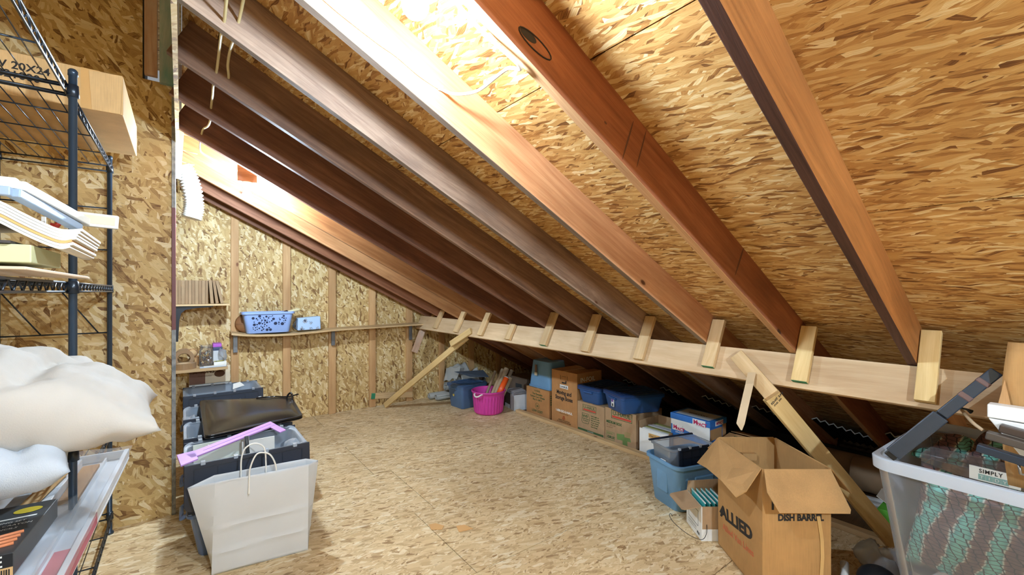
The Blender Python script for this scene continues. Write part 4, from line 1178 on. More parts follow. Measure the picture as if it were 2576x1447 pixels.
def tote(name, label, loc, rz, w, d, h, mt, ml, group=None, lid=True, taper=0.05):
    t = thing(name, label, 'storage tote', loc, rz, group)
    autosm(tub_mb(w - taper, d - taper, w, d, h, 0.035, 0.003, 0.012, 0.026, 6).build('tote_body', mt, t))
    if lid:
        Lq = [(w + 0.032, d + 0.032, h - 0.014), (w + 0.034, d + 0.034, h + 0.006), (w + 0.01, d + 0.01, h + 0.016), (w - 0.05, d - 0.05, h + 0.018), (w - 0.06, d - 0.06, h + 0.010)]
        mb = MB(); vs = []
        for a, b, z in Lq: vs += [(x, y, z) for x, y in rrect(a, b, 0.045, 6)]
        k = 28
        fs = [(i * k + j, i * k + (j + 1) % k, (i + 1) * k + (j + 1) % k, (i + 1) * k + j) for i in range(len(Lq) - 1) for j in range(k)]
        fs.append(tuple((len(Lq) - 1) * k + j for j in range(k)))
        mb.add(vs, fs, smooth=True)
        l = autosm(mb.build('lid', ml, t), 25)
        rb_ = MB()
        n = 4
        for q in range(n):
            yy = -d / 2 + 0.06 + (d - 0.12) * q / (n - 1)
            rb_.box(-w / 2 + 0.05, w / 2 - 0.05, yy - 0.008, yy + 0.008, h + 0.010, h + 0.018)
        rb_.build('lid_ribs', ml, l, bevel=0.003)
    for sx_ in (-1, 1):
        MB().box(sx_ * (w / 2 + 0.004) - 0.012, sx_ * (w / 2 + 0.004) + 0.012, -0.06, 0.06, h - 0.05, h - 0.03).build('handle', mt, t, bevel=0.004)
    return t
# blue tote in the corner: base corner at (2.77, 4.69)
t = tote('storage_tote', 'slate blue lidded tote in the far corner behind the pink tub', (2.985, 4.87, 0.001), R(5), 0.40, 0.33, 0.29, m_tote, m_toted)
MB().lathe([(0, 0), (0.02, 0), (0.02, 0.001)], 12, T=Matrix.Translation((-0.191, 0.03, 0.16)) @ Matrix.Rotation(R(-90), 4, 'Y')).build('yellow_sticker', plain('sticker_yellow', (196, 172, 80), 0.5), t)
o = MB().sheet([(2.88, 5.02, 0.43), (3.02, 4.84, 0.375), (3.26, 4.76, 0.355), (3.34, 5.02, 0.40)], 0.004).build('slate_cloth', m_dfab)
o.location.z -= 0.0
tag(o, 'dark slate cloth panel lying on the lid of the corner tote', 'cloth')
# rolled grey fabric
def roll(x0, x1, y, z, r, turns, label, sq=0.75):
    mb = MB(); n = int(turns * 26)
    ring = []
    for i in range(n + 1):
        a = 2 * math.pi * turns * i / n
        q = r * (0.22 + 0.78 * i / n)
        ring.append((q * math.cos(a + 2.6), q * math.sin(a + 2.6) * sq))
    vs = [(x0 + 0.01 * math.sin(i * 0.3), y + a, z + b) for i, (a, b) in enumerate(ring)] + [(x1, y + 0.1 * 0 + a, z + b) for a, b in ring]
    k = len(ring)
    mb.add(vs, [(i, i + 1, k + i + 1, k + i) for i in range(k - 1)], smooth=True)
    o = mb.build('fabric_roll', m_gfab)
    md = o.modifiers.new('solid', 'SOLIDIFY'); md.thickness = 0.006; md.offset = -1
    return tag(o, label, 'fabric roll', 'grey fabric rolls in the corner')
roll(2.72, 3.55, 5.44, 0.048, 0.062, 3.5, 'grey fabric roll nearest the gable wall')
roll(2.76, 3.55, 5.30, 0.045, 0.058, 4, 'grey fabric roll in front, closest to the blue corner tote')
roll(2.95, 3.60, 5.40, 0.155, 0.075, 3, 'thicker grey fabric roll lying on top of the other two', 0.85)
for k, (pts, lb) in enumerate([
    ([(2.90, 5.36, 0.24), (3.02, 5.20, 0.30), (3.12, 5.26, 0.44), (2.98, 5.42, 0.42)], 'grey cloth piece standing at the left of the fabric heap'),
    ([(3.00, 5.24, 0.25), (3.28, 5.22, 0.30), (3.27, 5.36, 0.47), (3.04, 5.38, 0.44)], 'grey cloth piece folded up highest on the fabric heap'),
    ([(3.08, 5.12, 0.24), (3.36, 5.12, 0.26), (3.40, 5.26, 0.39), (3.10, 5.22, 0.33)], 'pale grey cloth flap at the right of the fabric heap')]):
    A0, B0, C0, D0 = [Vector(p) for p in pts]
    def fn(u, v, A0=A0, B0=B0, C0=C0, D0=D0, k=k):
        p = A0.lerp(B0, u).lerp(D0.lerp(C0, u), v)
        return p + Vector((0, -1, 0.3)) * 0.016 * math.sin(u * 6 + k * 2 + v * 3) + Vector((0, 0, 0.012 * math.sin(u * 11 + v * 4)))
    o = MB().grid(fn, 14, 12).build('grey_cloth', m_gfab)
    md = o.modifiers.new('solid', 'SOLIDIFY'); md.thickness = 0.012
    tag(o, lb, 'cloth')

# pink tub with paper rolls
t = thing('pink_tub', 'bright magenta ribbed tub with white rope handles holding paper rolls', 'tub', (3.02, 4.42, 0.001))
def rib(r, z, a):
    if 0.02 < z < 0.215 and r > 0.12: return r + 0.005 * max(-0.4, math.sin(a * 30))
    return r
prof = [(0.0, 0.0), (0.15, 0.0), (0.17, 0.012), (0.176, 0.03), (0.192, 0.21), (0.195, 0.222), (0.202, 0.262), (0.212, 0.266), (0.212, 0.28), (0.204, 0.284), (0.198, 0.276), (0.17, 0.016), (0.0, 0.012)]
P2 = []
for (a, b) in zip(prof[:-1], prof[1:]):
    P2.append(a)
MB().lathe(prof, 180, fn=rib).build('tub_body', m_pink, t)
for ang in (200, 20, 140):
    if ang == 140: continue
    c = Vector((0.205 * math.cos(R(ang)), 0.205 * math.sin(R(ang)), 0.262)); tdir = Vector((-math.sin(R(ang)), math.cos(R(ang)), 0)); o_ = Vector((math.cos(R(ang)), math.sin(R(ang)), 0))
    MB().tube(smooth([c - tdir * 0.05 - o_ * 0.02, c - tdir * 0.05 + o_ * 0.016, c - tdir * 0.02 + o_ * 0.04 - Vector((0, 0, 0.02)), c + tdir * 0.02 + o_ * 0.04 - Vector((0, 0, 0.02)), c + tdir * 0.05 + o_ * 0.016, c + tdir * 0.05 - o_ * 0.02]), 0.009, 8).build('rope_handle', m_rope, t)
m_tube1 = plain('kraft_tube', (176, 152, 122), 0.6)
m_tube2 = plain('kraft_tube_dark', (150, 128, 104), 0.6)
def ptube(a, b, r, mt, label, extra=None):
    a = Vector(a); b = Vector(b)
    t = thing('paper_roll', label, 'paper roll', a, group=None)
    d = b - a
    mb = MB()
    m = frame((0, 0, 0), d, z=(0.3, -0.6, 0.8)) @ Matrix.Rotation(R(90), 4, 'Y')
    mb.lathe([(r * 0.6, 0), (r, 0), (r, d.length), (r * 0.62, d.length), (r * 0.6, d.length - 0.03)], 20, T=m)
    mb.build('roll', mt, t)
    if extra: extra(t, m, d.length, r)
    return t
base = Vector((2.93, 4.42, 0.02))
ptube((2.93, 4.47, 0.02), (3.235, 4.58, 0.462), 0.017, m_tube2, 'thin dark tan paper roll, leftmost in the pink tub')
ptube((2.95, 4.40, 0.02), (3.33, 4.55, 0.478), 0.022, m_tube1, 'slim tan paper roll, second from left in the pink tub')
ptube((3.02, 4.42, 0.02), (3.36, 4.50, 0.492), 0.034, m_tube1, 'thickest tan paper roll in the middle of the pink tub')
ptube((3.12, 4.45, 0.02), (3.46, 4.52, 0.455), 0.024, m_tube2, 'greyish paper roll reaching highest at the right of the pink tub')
def orange(t, m, L, r):
    MB().lathe([(r + 0.0006, L * 0.45), (r + 0.0012, L * 0.45), (r + 0.0012, L * 0.985), (r + 0.0006, L * 0.985)], 20, T=m).build('orange_wrap', plain('orange_film', (238, 92, 34), 0.35), t)
    MB().lathe([(r + 0.0006, L * 0.2), (r + 0.001, L * 0.2), (r + 0.001, L * 0.445), (r + 0.0006, L * 0.445)], 20, T=m).build('white_label', m_white, t)
ptube((2.97, 4.32, 0.02), (3.27, 4.38, 0.405), 0.034, m_whitep, 'paper roll with an orange wrap and white label in the pink tub', orange)
ptube((3.05, 4.34, 0.02), (3.35, 4.40, 0.385), 0.028, m_tube1, 'short tan paper roll, rightmost and lowest in the pink tub')

# boxes and bag between the tub and the moving boxes
t = thing('bagged_box', 'dark box in a shiny clear bag between the pink tub and the small carton', 'bagged box', (3.42, 4.38, 0.001), R(-12))
MB().box(-0.09, 0.12, -0.13, 0.13, 0.0, 0.20).build('inner_box', plain('brown_black_card', (74, 60, 54), 0.5), t, bevel=0.004)
MB().box(-0.094, -0.091, -0.135, -0.03, 0, 0.195).box(-0.094, 0.12, -0.135, -0.131, 0, 0.195).box(-0.096, -0.091, 0.0, 0.13, 0.0, 0.05).build('white_panel', plain('glossy_white', (206, 212, 220), 0.2), t)
for k in range(3):
    MB().sheet([(-0.1 + 0.01 * k, -0.12, 0.205 + 0.012 * k), (0.1, -0.13 + 0.02 * k, 0.206 + 0.012 * k), (0.1, 0.1, 0.205 + 0.014 * k), (-0.1, 0.12 - 0.02 * k, 0.204 + 0.016 * k)], 0.004).build('loose_sheet', plain('grey_paper', (176, 172, 176), 0.5), t)
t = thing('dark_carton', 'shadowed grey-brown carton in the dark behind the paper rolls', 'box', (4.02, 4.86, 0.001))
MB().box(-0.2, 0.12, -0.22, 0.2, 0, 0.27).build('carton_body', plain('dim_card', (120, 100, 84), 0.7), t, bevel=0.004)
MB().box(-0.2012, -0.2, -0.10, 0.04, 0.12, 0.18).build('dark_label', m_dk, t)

# ------------------------------------------------------------------ moving boxes along the plate
XB_ = 3.405
def carton(name, label, y0, y1, depth, h, mt, x0=XB_, rz=0, group='moving boxes along the plate'):
    t = thing(name, label, 'box', (x0, y1, 0.001), rz, group)        # local: -y runs to the right in the view
    w = y1 - y0
    MB().box(0, depth, -w, 0, 0, h).build('carton_body', mt, t, bevel=0.004)
    MB().box(0, depth, -w / 2 - 0.018, -w / 2 + 0.018, h - 0.0002, h + 0.0006).build('tape_strip', m_tape, t)
    return t, w, h
RD_, UP = (0, -1, 0), (0, 0, 1)
t, w, h = carton('moving_carton', 'small brown moving carton with green print under the upturned light blue tub', 3.735, 4.150, 0.33, 0.325, m_carton2)
for i, (s_, z, sz) in enumerate([('U-HAUL', 0.285, 0.03), ('The Reusable', 0.245, 0.034), ("Carton Can't Waste", 0.212, 0.032), ('Buy It, Sell It', 0.180, 0.032)]):
    text(s_, sz, m_grn, t, (0, -w / 2, z), RD_, UP, align='CENTER', bold=0.0008)
text('LOW COST', 0.038, m_grn, t, (0, -w / 2, 0.04), RD_, UP, align='CENTER', bold=0.0014)
MB().tube([(-0.001, -w / 2 + 0.035 * math.cos(a), 0.115 + 0.035 * math.sin(a)) for a in [2 * math.pi * i / 24 for i in range(24)]], 0.002, 5, closed=True).build('round_logo', m_grn, t)
text('30', 0.035, m_grn, t, (0, -w / 2, 0.102), RD_, UP, align='CENTER', bold=0.0012)
for k in range(5): MB().box(0.02, 0.16 - 0.02 * (k % 2), -w - 0.0008, -w, 0.26 - 0.025 * k, 0.272 - 0.025 * k).build('print_line', m_grn, t)
t, w, h = carton('wardrobe_carton', 'tall brown carton reading Moving and Storage Boxes', 3.285, 3.690, 0.40, 0.60, m_carton2)
text('Moving and', 0.062, m_print, t, (0, -w / 2, 0.335), RD_, UP, align='CENTER', bold=0.0022, sx=0.82)
text('Storage Boxes', 0.062, m_print, t, (0, -w / 2, 0.275), RD_, UP, align='CENTER', bold=0.0022, sx=0.76)
MB().box(-0.0008, 0, -w / 2 - 0.065, -w / 2 + 0.065, 0.405, 0.445).build('white_plate', m_white, t, bevel=0.0004)
text('U-HAUL', 0.032, m_print, t, (-0.0008, -w / 2, 0.413), RD_, UP, align='CENTER', bold=0.001)
text('1-800-GO-U-HAUL', 0.036, m_whitep, t, (0, -w / 2, 0.135), RD_, UP, align='CENTER', bold=0.0012, sx=0.9)
text('www.uhaul.com', 0.022, m_print_brn, t, (0, -w / 2, 0.115), RD_, UP, align='CENTER')
text('REFUND OR EXCHANGE', 0.016, m_print_brn, t, (0, -w / 2, 0.040), RD_, UP, align='CENTER', bold=0.0006)
text('ALL UNUSED BOXES ANYTIME', 0.016, m_print_brn, t, (0, -w / 2, 0.022), RD_, UP, align='CENTER', bold=0.0006)
MB().sheet([(-0.001, -w / 2 + 0.012, 0.10), (-0.001, -w / 2 + 0.03, 0.06), (-0.001, -w / 2, 0.052), (-0.001, -w / 2 - 0.022, 0.065), (-0.001, -w / 2 - 0.012, 0.10)], 0.0008).build('rust_mark', plain('rust_print', (158, 84, 44), 0.7), t)
hb = MB().box(-0.001, 0, -w / 2 - 0.055, -w / 2 - 0.051, 0.50, 0.55).box(-0.001, 0, -w / 2 + 0.051, -w / 2 + 0.055, 0.50, 0.55).box(-0.001, 0, -w / 2 - 0.03, -w / 2 + 0.03, 0.538, 0.542).build('handle_score', m_print, t)
MB().sheet([(-0.001, -w / 2 + 0.035, 0.478), (-0.001, -w / 2 + 0.03, 0.46), (-0.001, -w / 2 - 0.04, 0.462), (-0.001, -w / 2 - 0.04, 0.495), (-0.001, -w / 2 - 0.028, 0.498), (-0.001, -w / 2 - 0.02, 0.476)], 0.0008).build('hand_hole', m_print, t)
text('IN-FOIL', 0.07, m_whitep, t, (0.05, -w, 0.50), (1, 0, 0), UP, bold=0.001)
text('CURTAIN', 0.06, m_whitep, t, (0.05, -w, 0.43), (1, 0, 0), UP, bold=0.001)
def uhaul_logo(t, yc, z, w_, h_, big=False):
    b = h_ * 0.06
    def ring(y0, y1, z0, z1, mt, nm, e):
        MB().box(-0.0008, 0, y0, y1, z0, z0 + e).box(-0.0008, 0, y0, y1, z1 - e, z1).box(-0.0008, 0, y0, y0 + e, z0, z1).box(-0.0008, 0, y1 - e, y1, z0, z1).build(nm, mt, t)
    ring(yc - w_ / 2, yc + w_ / 2, z, z + h_, m_grn, 'logo_frame', b)
    MB().box(-0.0009, 0, yc - w_ / 2 + b * 2.2, yc + w_ / 2 - b * 2.2, z + b * 2, z + h_ * 0.34).build('logo_bar', m_red, t)
    text('U-HAUL', h_ * 0.62, m_grn, t, (0, yc, z + h_ * 0.42), RD_, UP, align='CENTER', bold=h_ * 0.012, sx=0.92 * w_ / (h_ * 2.15) * 0.9)
t, w, h = carton('save_carton', 'carton with a SAVE badge and green bottom stripe beneath the left royal blue tote', 2.905, 3.280, 0.40, 0.315, m_kr)
uhaul_logo(t, -w * 0.46, 0.225, 0.19, 0.07)
P_ = [(-0.045, 0.05), (0.045, 0.05), (0.062, 0.0), (0.045, -0.05), (-0.035, -0.055), (-0.05, -0.035)]
c0 = (-0.0008, -0.115, 0.15)
pl_ = [(c0[0], c0[1] - x, c0[2] + z) for x, z in P_]
MB().tube(pl_, 0.0022, 5, closed=True).build('badge_outline', m_grn, t)
text('SAVE!', 0.034, m_grn, t, (0, -0.075, 0.162), RD_, UP, bold=0.0014, sx=0.9)
text("Don't Throw", 0.017, m_grn, t, (0, -0.075, 0.140), RD_, UP, bold=0.0007)
text('IT AWAY', 0.017, m_grn, t, (0, -0.085, 0.118), RD_, UP, bold=0.0007)
for i, s_ in enumerate(['Use it again or', 'trade it for less', 'than new boxes', 'at our centers', 'near you and', 'save money']):
    text(s_, 0.0185, m_grn, t, (0, -0.195, 0.185 - 0.022 * i), RD_, UP, bold=0.0006)
MB().box(-0.0008, 0, -w + 0.012, -0.01, 0.012, 0.032).build('green_stripe', m_grn, t)
text('U-HAUL BOXES', 0.012, m_whitep, t, (-0.0009, -w * 0.5, 0.018), RD_, UP, align='CENTER')
t, w, h = carton('medium_carton', 'carton printed MEDIUM BOX with a red bar logo beneath the tilted royal blue tote', 2.520, 2.898, 0.42, 0.328, m_kr)
uhaul_logo(t, -w * 0.55, 0.235, 0.25, 0.085)
text('MEDIUM BOX', 0.036, m_grn, t, (0, -0.02, 0.180), RD_, UP, bold=0.0016, sx=0.86)
text('18" x 18" x 16"', 0.019, m_print_brn, t, (0, -0.02, 0.155), RD_, UP)
text('3.0 CU FT', 0.019, m_print_brn, t, (0, -0.02, 0.132), RD_, UP)
def ringbox(t, y0, y1, z0, z1, e, mt, nm):
    MB().box(-0.0008, 0, y0, y1, z0, z0 + e).box(-0.0008, 0, y0, y1, z1 - e, z1).box(-0.0008, 0, y0, y0 + e, z0, z1).box(-0.0008, 0, y1 - e, y1, z0, z1).build(nm, mt, t)
ringbox(t, -0.12, -0.02, 0.012, 0.095, 0.003, m_grn2, 'badge_outline')
text('EARTH', 0.022, m_grn2, t, (0, -0.03, 0.068), RD_, UP, bold=0.0008)
text('/2BUX', 0.034, m_grn, t, (0, -0.03, 0.030), RD_, UP, bold=0.0012, shear=0.2)
for k, (y, z, a, b_) in enumerate([(-0.20, 0.075, 0.05, 0.035), (-0.25, 0.04, 0.03, 0.045), (-0.27, 0.07, 0.05, 0.02)]):
    MB().sheet([(-0.0009 - 0.0002 * k, y + a, z + b_ * 0.6), (-0.0009 - 0.0002 * k, y + a * 0.9, z - b_), (-0.0009 - 0.0002 * k, y - a, z - b_ * 0.8), (-0.0009 - 0.0002 * k, y - a * 0.8, z + b_)], 0.0008).build('green_picture', m_grn2, t)
MB().sheet([(-0.0009, -0.245, 0.135), (-0.0009, -0.25, 0.10), (-0.0009, -0.31, 0.095), (-0.0009, -0.315, 0.14)], 0.0008).build('faint_picture', plain('faint_print', (164, 144, 100), 0.7), t)
MB().tube([(0.18 + 0.035 * math.cos(a), -w - 0.001, 0.22 + 0.05 * math.sin(a)) for a in [math.pi + math.pi * i / 10 for i in range(11)]], 0.004, 5).build('side_emblem', m_print_brn, t)
text('RECYCLE', 0.02, m_print_brn, t, (0.15, -w, 0.145), (1, 0, 0), UP)

# upturned light blue tub on the small carton
t = thing('upturned_tub', 'light blue plastic tub standing upside down on the small carton', 'storage tote', (3.585, 3.94, 0.327))
o = autosm(tub_mb(0.27, 0.33, 0.31, 0.40, 0.325, 0.05, 0.003, 0.008, 0.02, 6).build('tub_body', m_lblue, t, loc=(0, 0, 0.326), rot=(R(180), 0, 0)))
MB().box(-0.168, -0.155, 0.035, 0.065, 0.19, 0.28).build('latch_slot', plain('slot_brown', (110, 84, 66), 0.6), t, bevel=0.004)
MB().box(-0.169, -0.16, 0.025, 0.07, 0.15, 0.188).build('sticker', plain('sticker_cream', (206, 196, 170), 0.6), t)
# royal blue totes
t = tote('storage_tote', 'royal blue lidded tote on the SAVE carton, pushed against the tall carton', (3.625, 3.115, 0.318), R(0), 0.46, 0.30, 0.16, m_rblue, m_rblued, 'royal blue totes')
t = tote('storage_tote', 'royal blue lidded tote turned askew on the MEDIUM BOX carton, with a white label', (3.555, 2.665, 0.331), R(-20), 0.46, 0.35, 0.17, m_rblue, m_rblued, 'royal blue totes')
MB().box(-0.232, -0.226, -0.02, 0.025, 0.045, 0.125).build('price_label', m_white, t)
MB().box(-0.2335, -0.2322, -0.014, 0.019, 0.09, 0.118).build('purple_print', plain('purple_ink', (120, 84, 160), 0.6), t)
MB().box(-0.2335, -0.2322, -0.012, 0.008, 0.05, 0.075).build('barcode', m_print, t)

# ------------------------------------------------------------------ mid right group
t = thing('white_file_carton', 'open white carton of photo albums with a small tan handwritten label', 'box', (3.41, 2.485, 0.001))
th = 0.005
mb = MB().box(0, 0.3, -th, 0, 0, 0.29).box(0.3 - th, 0.3, -0.31, 0, 0, 0.29).box(0, 0.3, -0.31, -0.31 + th, 0, 0.24).box(0, 0.3, -0.31, 0, 0, th)
mb.build('carton_wall', m_kr, t)
MB().box(-0.001, th, -0.31, 0, 0, 0.222).build('white_front', m_white, t)
MB().box(-0.002, -0.001, -0.22, -0.10, 0.155, 0.195).build('label', card('label_tan', (214, 168, 104)), t)
text('Doc Land', 0.027, m_print, t, (-0.002, -0.16, 0.167), RD_, UP, align='CENTER', shear=0.3)
for k in range(5):
    MB().box(0.012 + 0.045 * k, 0.05 + 0.045 * k, -0.295, -0.02, 0.012, 0.225 + 0.004 * (k % 3)).build('album', [m_white, plain('album_olive', (146, 146, 88), 0.5), plain('album_grey', (196, 198, 204), 0.5)][k % 3], t, bevel=0.002)
t = thing('shoe_box', 'blue and white shoe box with red-lettered label patches on a plain carton', 'box', (3.46, 2.195, 0.222), R(-2))
m_blue = plain('box_blue', (44, 112, 190), 0.4)
MB().box(0.004, 0.256, -0.366, -0.004, 0.0, 0.15).build('box_base', m_blue, t, bevel=0.002)
MB().sheet([(0.0035, -0.004, 0.148), (0.0035, -0.004, 0.105), (0.0035, -0.366, 0.03), (0.0035, -0.366, 0.10), (0.0035, -0.366, 0.148)], 0.001).build('white_band', m_white, t)
MB().box(0.2, 0.256, -0.3665, -0.366, 0.0, 0.15).box(0.01, 0.19, -0.3668, -0.366, 0.04, 0.13).build('torn_end', m_carton, t)
l = MB().box(-0.001, 0.261, -0.371, 0.001, 0.15, 0.20).build('lid', m_blue, t, bevel=0.003)
MB().box(0.03, 0.235, -0.345, -0.03, 0.2, 0.2008).build('lid_panel', plain('lid_grey', (186, 190, 192), 0.5), l)
m_mag = plain('print_magenta', (196, 40, 92), 0.6)
def mpact(par, y, z, w_, h_, xx):
    MB().box(xx - 0.0008, xx, y - w_, y, z, z + h_).build('label_patch', m_white, par)
    text('M', h_ * 0.95, m_mag, par, (xx - 0.0008, y - 0.008, z + h_ * 0.22), RD_, UP, bold=h_ * 0.03)
    text('PACT', h_ * 0.72, m_mag, par, (xx - 0.0008, y - w_ * 0.33, z + h_ * 0.1), RD_, UP, bold=h_ * 0.03, sx=0.95)
mpact(l, -0.215, 0.143, 0.115, 0.053, -0.001)
mpact(t, -0.02, 0.055, 0.10, 0.05, 0.002)
text('LO-CUTER', 0.018, m_whitep, t, (0.0035, -0.05, 0.035), RD_, UP, bold=0.0006)
MB().box(0.08, 0.20, -0.3722, -0.371, 0.152, 0.192).build('label_patch', m_white, l)
text('MPACT', 0.034, m_mag, l, (0.09, -0.3722, 0.16), (1, 0, 0), UP, bold=0.001)
text('RESISTANT', 0.036, m_print, l, (0.115, -0.19, 0.2008), RD_, (1, 0, 0), align='CENTER', bold=0.001)
text('GLOVES', 0.016, m_print, l, (0.16, -0.19, 0.2008), RD_, (1, 0, 0), align='CENTER')
t = thing('plain_carton', 'plain carton mostly hidden beneath the blue and white shoe box', 'box', (3.46, 2.17, 0.001))
MB().box(0, 0.27, -0.34, 0, 0, 0.219).build('carton_body', m_carton, t, bevel=0.003)

# open light blue tub with a clear hinged bin in it
t = thing('open_tub', 'open light blue tub holding a clear bin, beside the biggest open carton', 'storage tote', (2.885, 1.70, 0.001), R(-17))
autosm(tub_mb(0.40, 0.28, 0.455, 0.34, 0.322, 0.06, 0.003, 0.012, 0.022, 6).build('tub_body', m_lblue, t))
MB().box(-0.222, -0.20, -0.055, 0.055, 0.10, 0.25).build('handle_recess', m_lblue, t, bevel=0.008)
MB().box(-0.08, 0.08, -0.172, -0.155, 0.10, 0.24).build('side_recess', m_lblue, t, bevel=0.008)
t = thing('clear_bin', 'clear bin with navy hinged lid flaps standing inside the light blue tub', 'storage bin', (2.875, 1.725, 0.12), R(-17))
cb = autosm(tub_mb(0.34, 0.18, 0.38, 0.215, 0.29, 0.03, 0.003, 0.010, 0.012, 5).build('bin_body', clearish('clear_bin_plastic', (206, 216, 226), 0.2, 0.15), t))
f = MB()
f = flap_mb(0.36, 0.20).build('lid_flap', m_navy, t, bevel=0.003, loc=(0.035, -0.126, 0.298), rot=(R(-2), 0, 0))
rb_ = MB()
for k in range(5): rb_.box(-0.15 + 0.075 * k - 0.002, -0.15 + 0.075 * k + 0.002, -0.004, 0, -0.175, -0.02)
for z in (-0.02, -0.07, -0.12, -0.17): rb_.box(-0.16, 0.16, -0.004, 0, z - 0.002, z + 0.002)
rb_.build('rib_grid', m_navy2, f)
for k in range(4): MB().box(-0.14 + 0.09 * k - 0.008, -0.14 + 0.09 * k + 0.008, -0.132, -0.118, 0.29, 0.304).build('hinge_peg', m_clear2, t)
MB().box(-0.20, 0.2, 0.112, 0.13, 0.286, 0.298).build('lid_flap', m_navy, t, bevel=0.003)
MB().box(-0.1965, -0.192, -0.05, 0.0, 0.14, 0.20).build('label', m_white, t)
text('IDF', 0.026, m_mag, t, (-0.1965, -0.008, 0.158), RD_, UP, bold=0.0008)

# white file box with teal hanging folders
a_ = Vector((0.609, 0.793, 0)); b_ = Vector((0.793, -0.609, 0))
t = thing('file_box', 'white file box with teal hanging folders and an open tan flap', 'file box', (2.476, 1.363, 0.001), math.atan2(b_.y, b_.x))
# local x = b, local y = a
hh = 0.205
mb = MB().box(0, 0.28, 0, 0.004, 0, hh).box(0, 0.28, 0.216, 0.22, 0, hh).box(0.276, 0.28, 0, 0.22, 0, hh).box(0, 0.28, 0, 0.22, 0, 0.004)
mb.build('box_wall', m_kr, t)
MB().box(-0.001, 0.004, -0.0005, 0.2205, 0, hh).build('white_side', m_white, t)
MB().box(0, 0.28, -0.0012, 0, 0, 0.07).build('white_base', m_white, t)
MB().sheet([(0, 0.218, hh), (0, 0.002, hh), (-0.10, 0.0, hh - 0.02), (-0.115, 0.012, hh - 0.022), (-0.118, 0.20, hh - 0.026), (-0.105, 0.222, hh - 0.024)], 0.003).build('box_flap', m_kr, t)
MB().sheet([(0.0, 0.218, hh + 0.0), (0.28, 0.218, hh), (0.27, 0.222, hh + 0.075), (0.01, 0.222, hh + 0.06)], 0.003).build('box_flap', m_kr, t)
m_teal2 = plain('teal_folder', (64, 168, 168), 0.5)
for k in range(5):
    x = 0.035 + 0.03 * k
    f = MB().sheet([(x, 0.02, 0.02), (x, 0.20, 0.02), (x - 0.006, 0.205, hh + 0.02), (x - 0.006, 0.015, hh + 0.012)], 0.004).build('hanging_folder', m_teal2, t)
    MB().box(x - 0.010, x - 0.004, 0.012, 0.208, hh + 0.012, hh + 0.018).build('folder_rail', m_white, f)
pr = MB()
for z0 in (0.065, 0.155): pr.box(-0.0018, -0.001, 0.045, 0.185, z0, z0 + 0.002)
for y0 in (0.045, 0.183): pr.box(-0.0018, -0.001, y0, y0 + 0.002, 0.065, 0.155)
for z0 in (0.05, 0.042, 0.03): pr.box(-0.0018, -0.001, 0.07, 0.19, z0, z0 + 0.0012)
pr.build('print_lines', m_print, t)
text('FILE', 0.02, m_print, t, (-0.001, 0.06, 0.02), (0, -1, 0), UP, bold=0.0008)
MB().tube([(-0.0012, 0.10 + 0.014 * math.cos(q), 0.175 + 0.009 * math.sin(q)) for q in [2 * math.pi * i / 18 for i in range(18)]], 0.0012, 5, closed=True).build('printed_oval', m_print, t)
MB().tube(smooth([(0.03, -0.003, 0.10), (0.02, -0.02, 0.055), (-0.02, -0.045, 0.035), (-0.08, 0.0, 0.04), (-0.13, 0.09, 0.06), (-0.145, 0.13, 0.085), (-0.135, 0.135, 0.095), (-0.13, 0.12, 0.085)]), 0.0018, 6).build('string', m_blackp, t)

# big dish barrel carton
F = Vector((2.254, 0.930, 0.001)); la, lb_ = 0.455, 0.335; H_ = 0.628
t = thing('open_carton', 'biggest open brown carton with splayed flaps and large black lettering', 'box', F, math.atan2(b_.y, b_.x))
th = 0.005
m_cb = card('barrel_card', (180, 138, 88))
m_cbi = card('barrel_card_inside', (180, 140, 92))
for (nm, args) in [('side_wall', (0, th, 0, la)), ('side_wall', (lb_ - th, lb_, 0, la)), ('side_wall', (th, lb_ - th, 0, th)), ('side_wall', (th, lb_ - th, la - th, la))]:
    MB().box(*args, 0, H_).build(nm, m_cb, t)
MB().box(0, lb_, 0, la, 0, 0.004).build('bottom', m_cb, t)
# flaps: left face, front face, back, right
MB().sheet([(0, la - 0.004, H_), (0, 0.006, H_), (-0.085, -0.012, H_ - 0.105), (-0.118, 0.02, H_ - 0.148), (-0.13, 0.14, H_ - 0.12), (-0.125, 0.33, H_ - 0.13), (-0.118, la + 0.01, H_ - 0.155)], 0.0045).build('top_flap', m_cbi, t)
MB().sheet([(0.006, 0, H_), (lb_ - 0.004, 0, H_), (lb_ + 0.02, -0.095, H_ - 0.15), (lb_ + 0.012, -0.102, H_ - 0.165), (0.02, -0.10, H_ - 0.163), (-0.008, -0.05, H_ - 0.09)], 0.0045).build('top_flap', m_cbi, t)
MB().sheet([(lb_ - 0.006, la, H_), (0.006, la, H_), (-0.015, la + 0.10, H_ - 0.10), (lb_ + 0.01, la + 0.10, H_ - 0.10)], 0.0045).build('top_flap', m_cbi, t)
MB().sheet([(lb_, 0.006, H_), (lb_, la - 0.006, H_), (lb_ + 0.10, la - 0.01, H_ - 0.12), (lb_ + 0.10, 0.0, H_ - 0.12)], 0.0045).build('top_flap', m_cbi, t)
MB().box(0.13, 0.21, la - 0.03, la - th, 0.535, 0.545).box(0.13, 0.21, la - 0.034, la - 0.029, 0.505, 0.545).build('torn_handle', m_cbi, t)
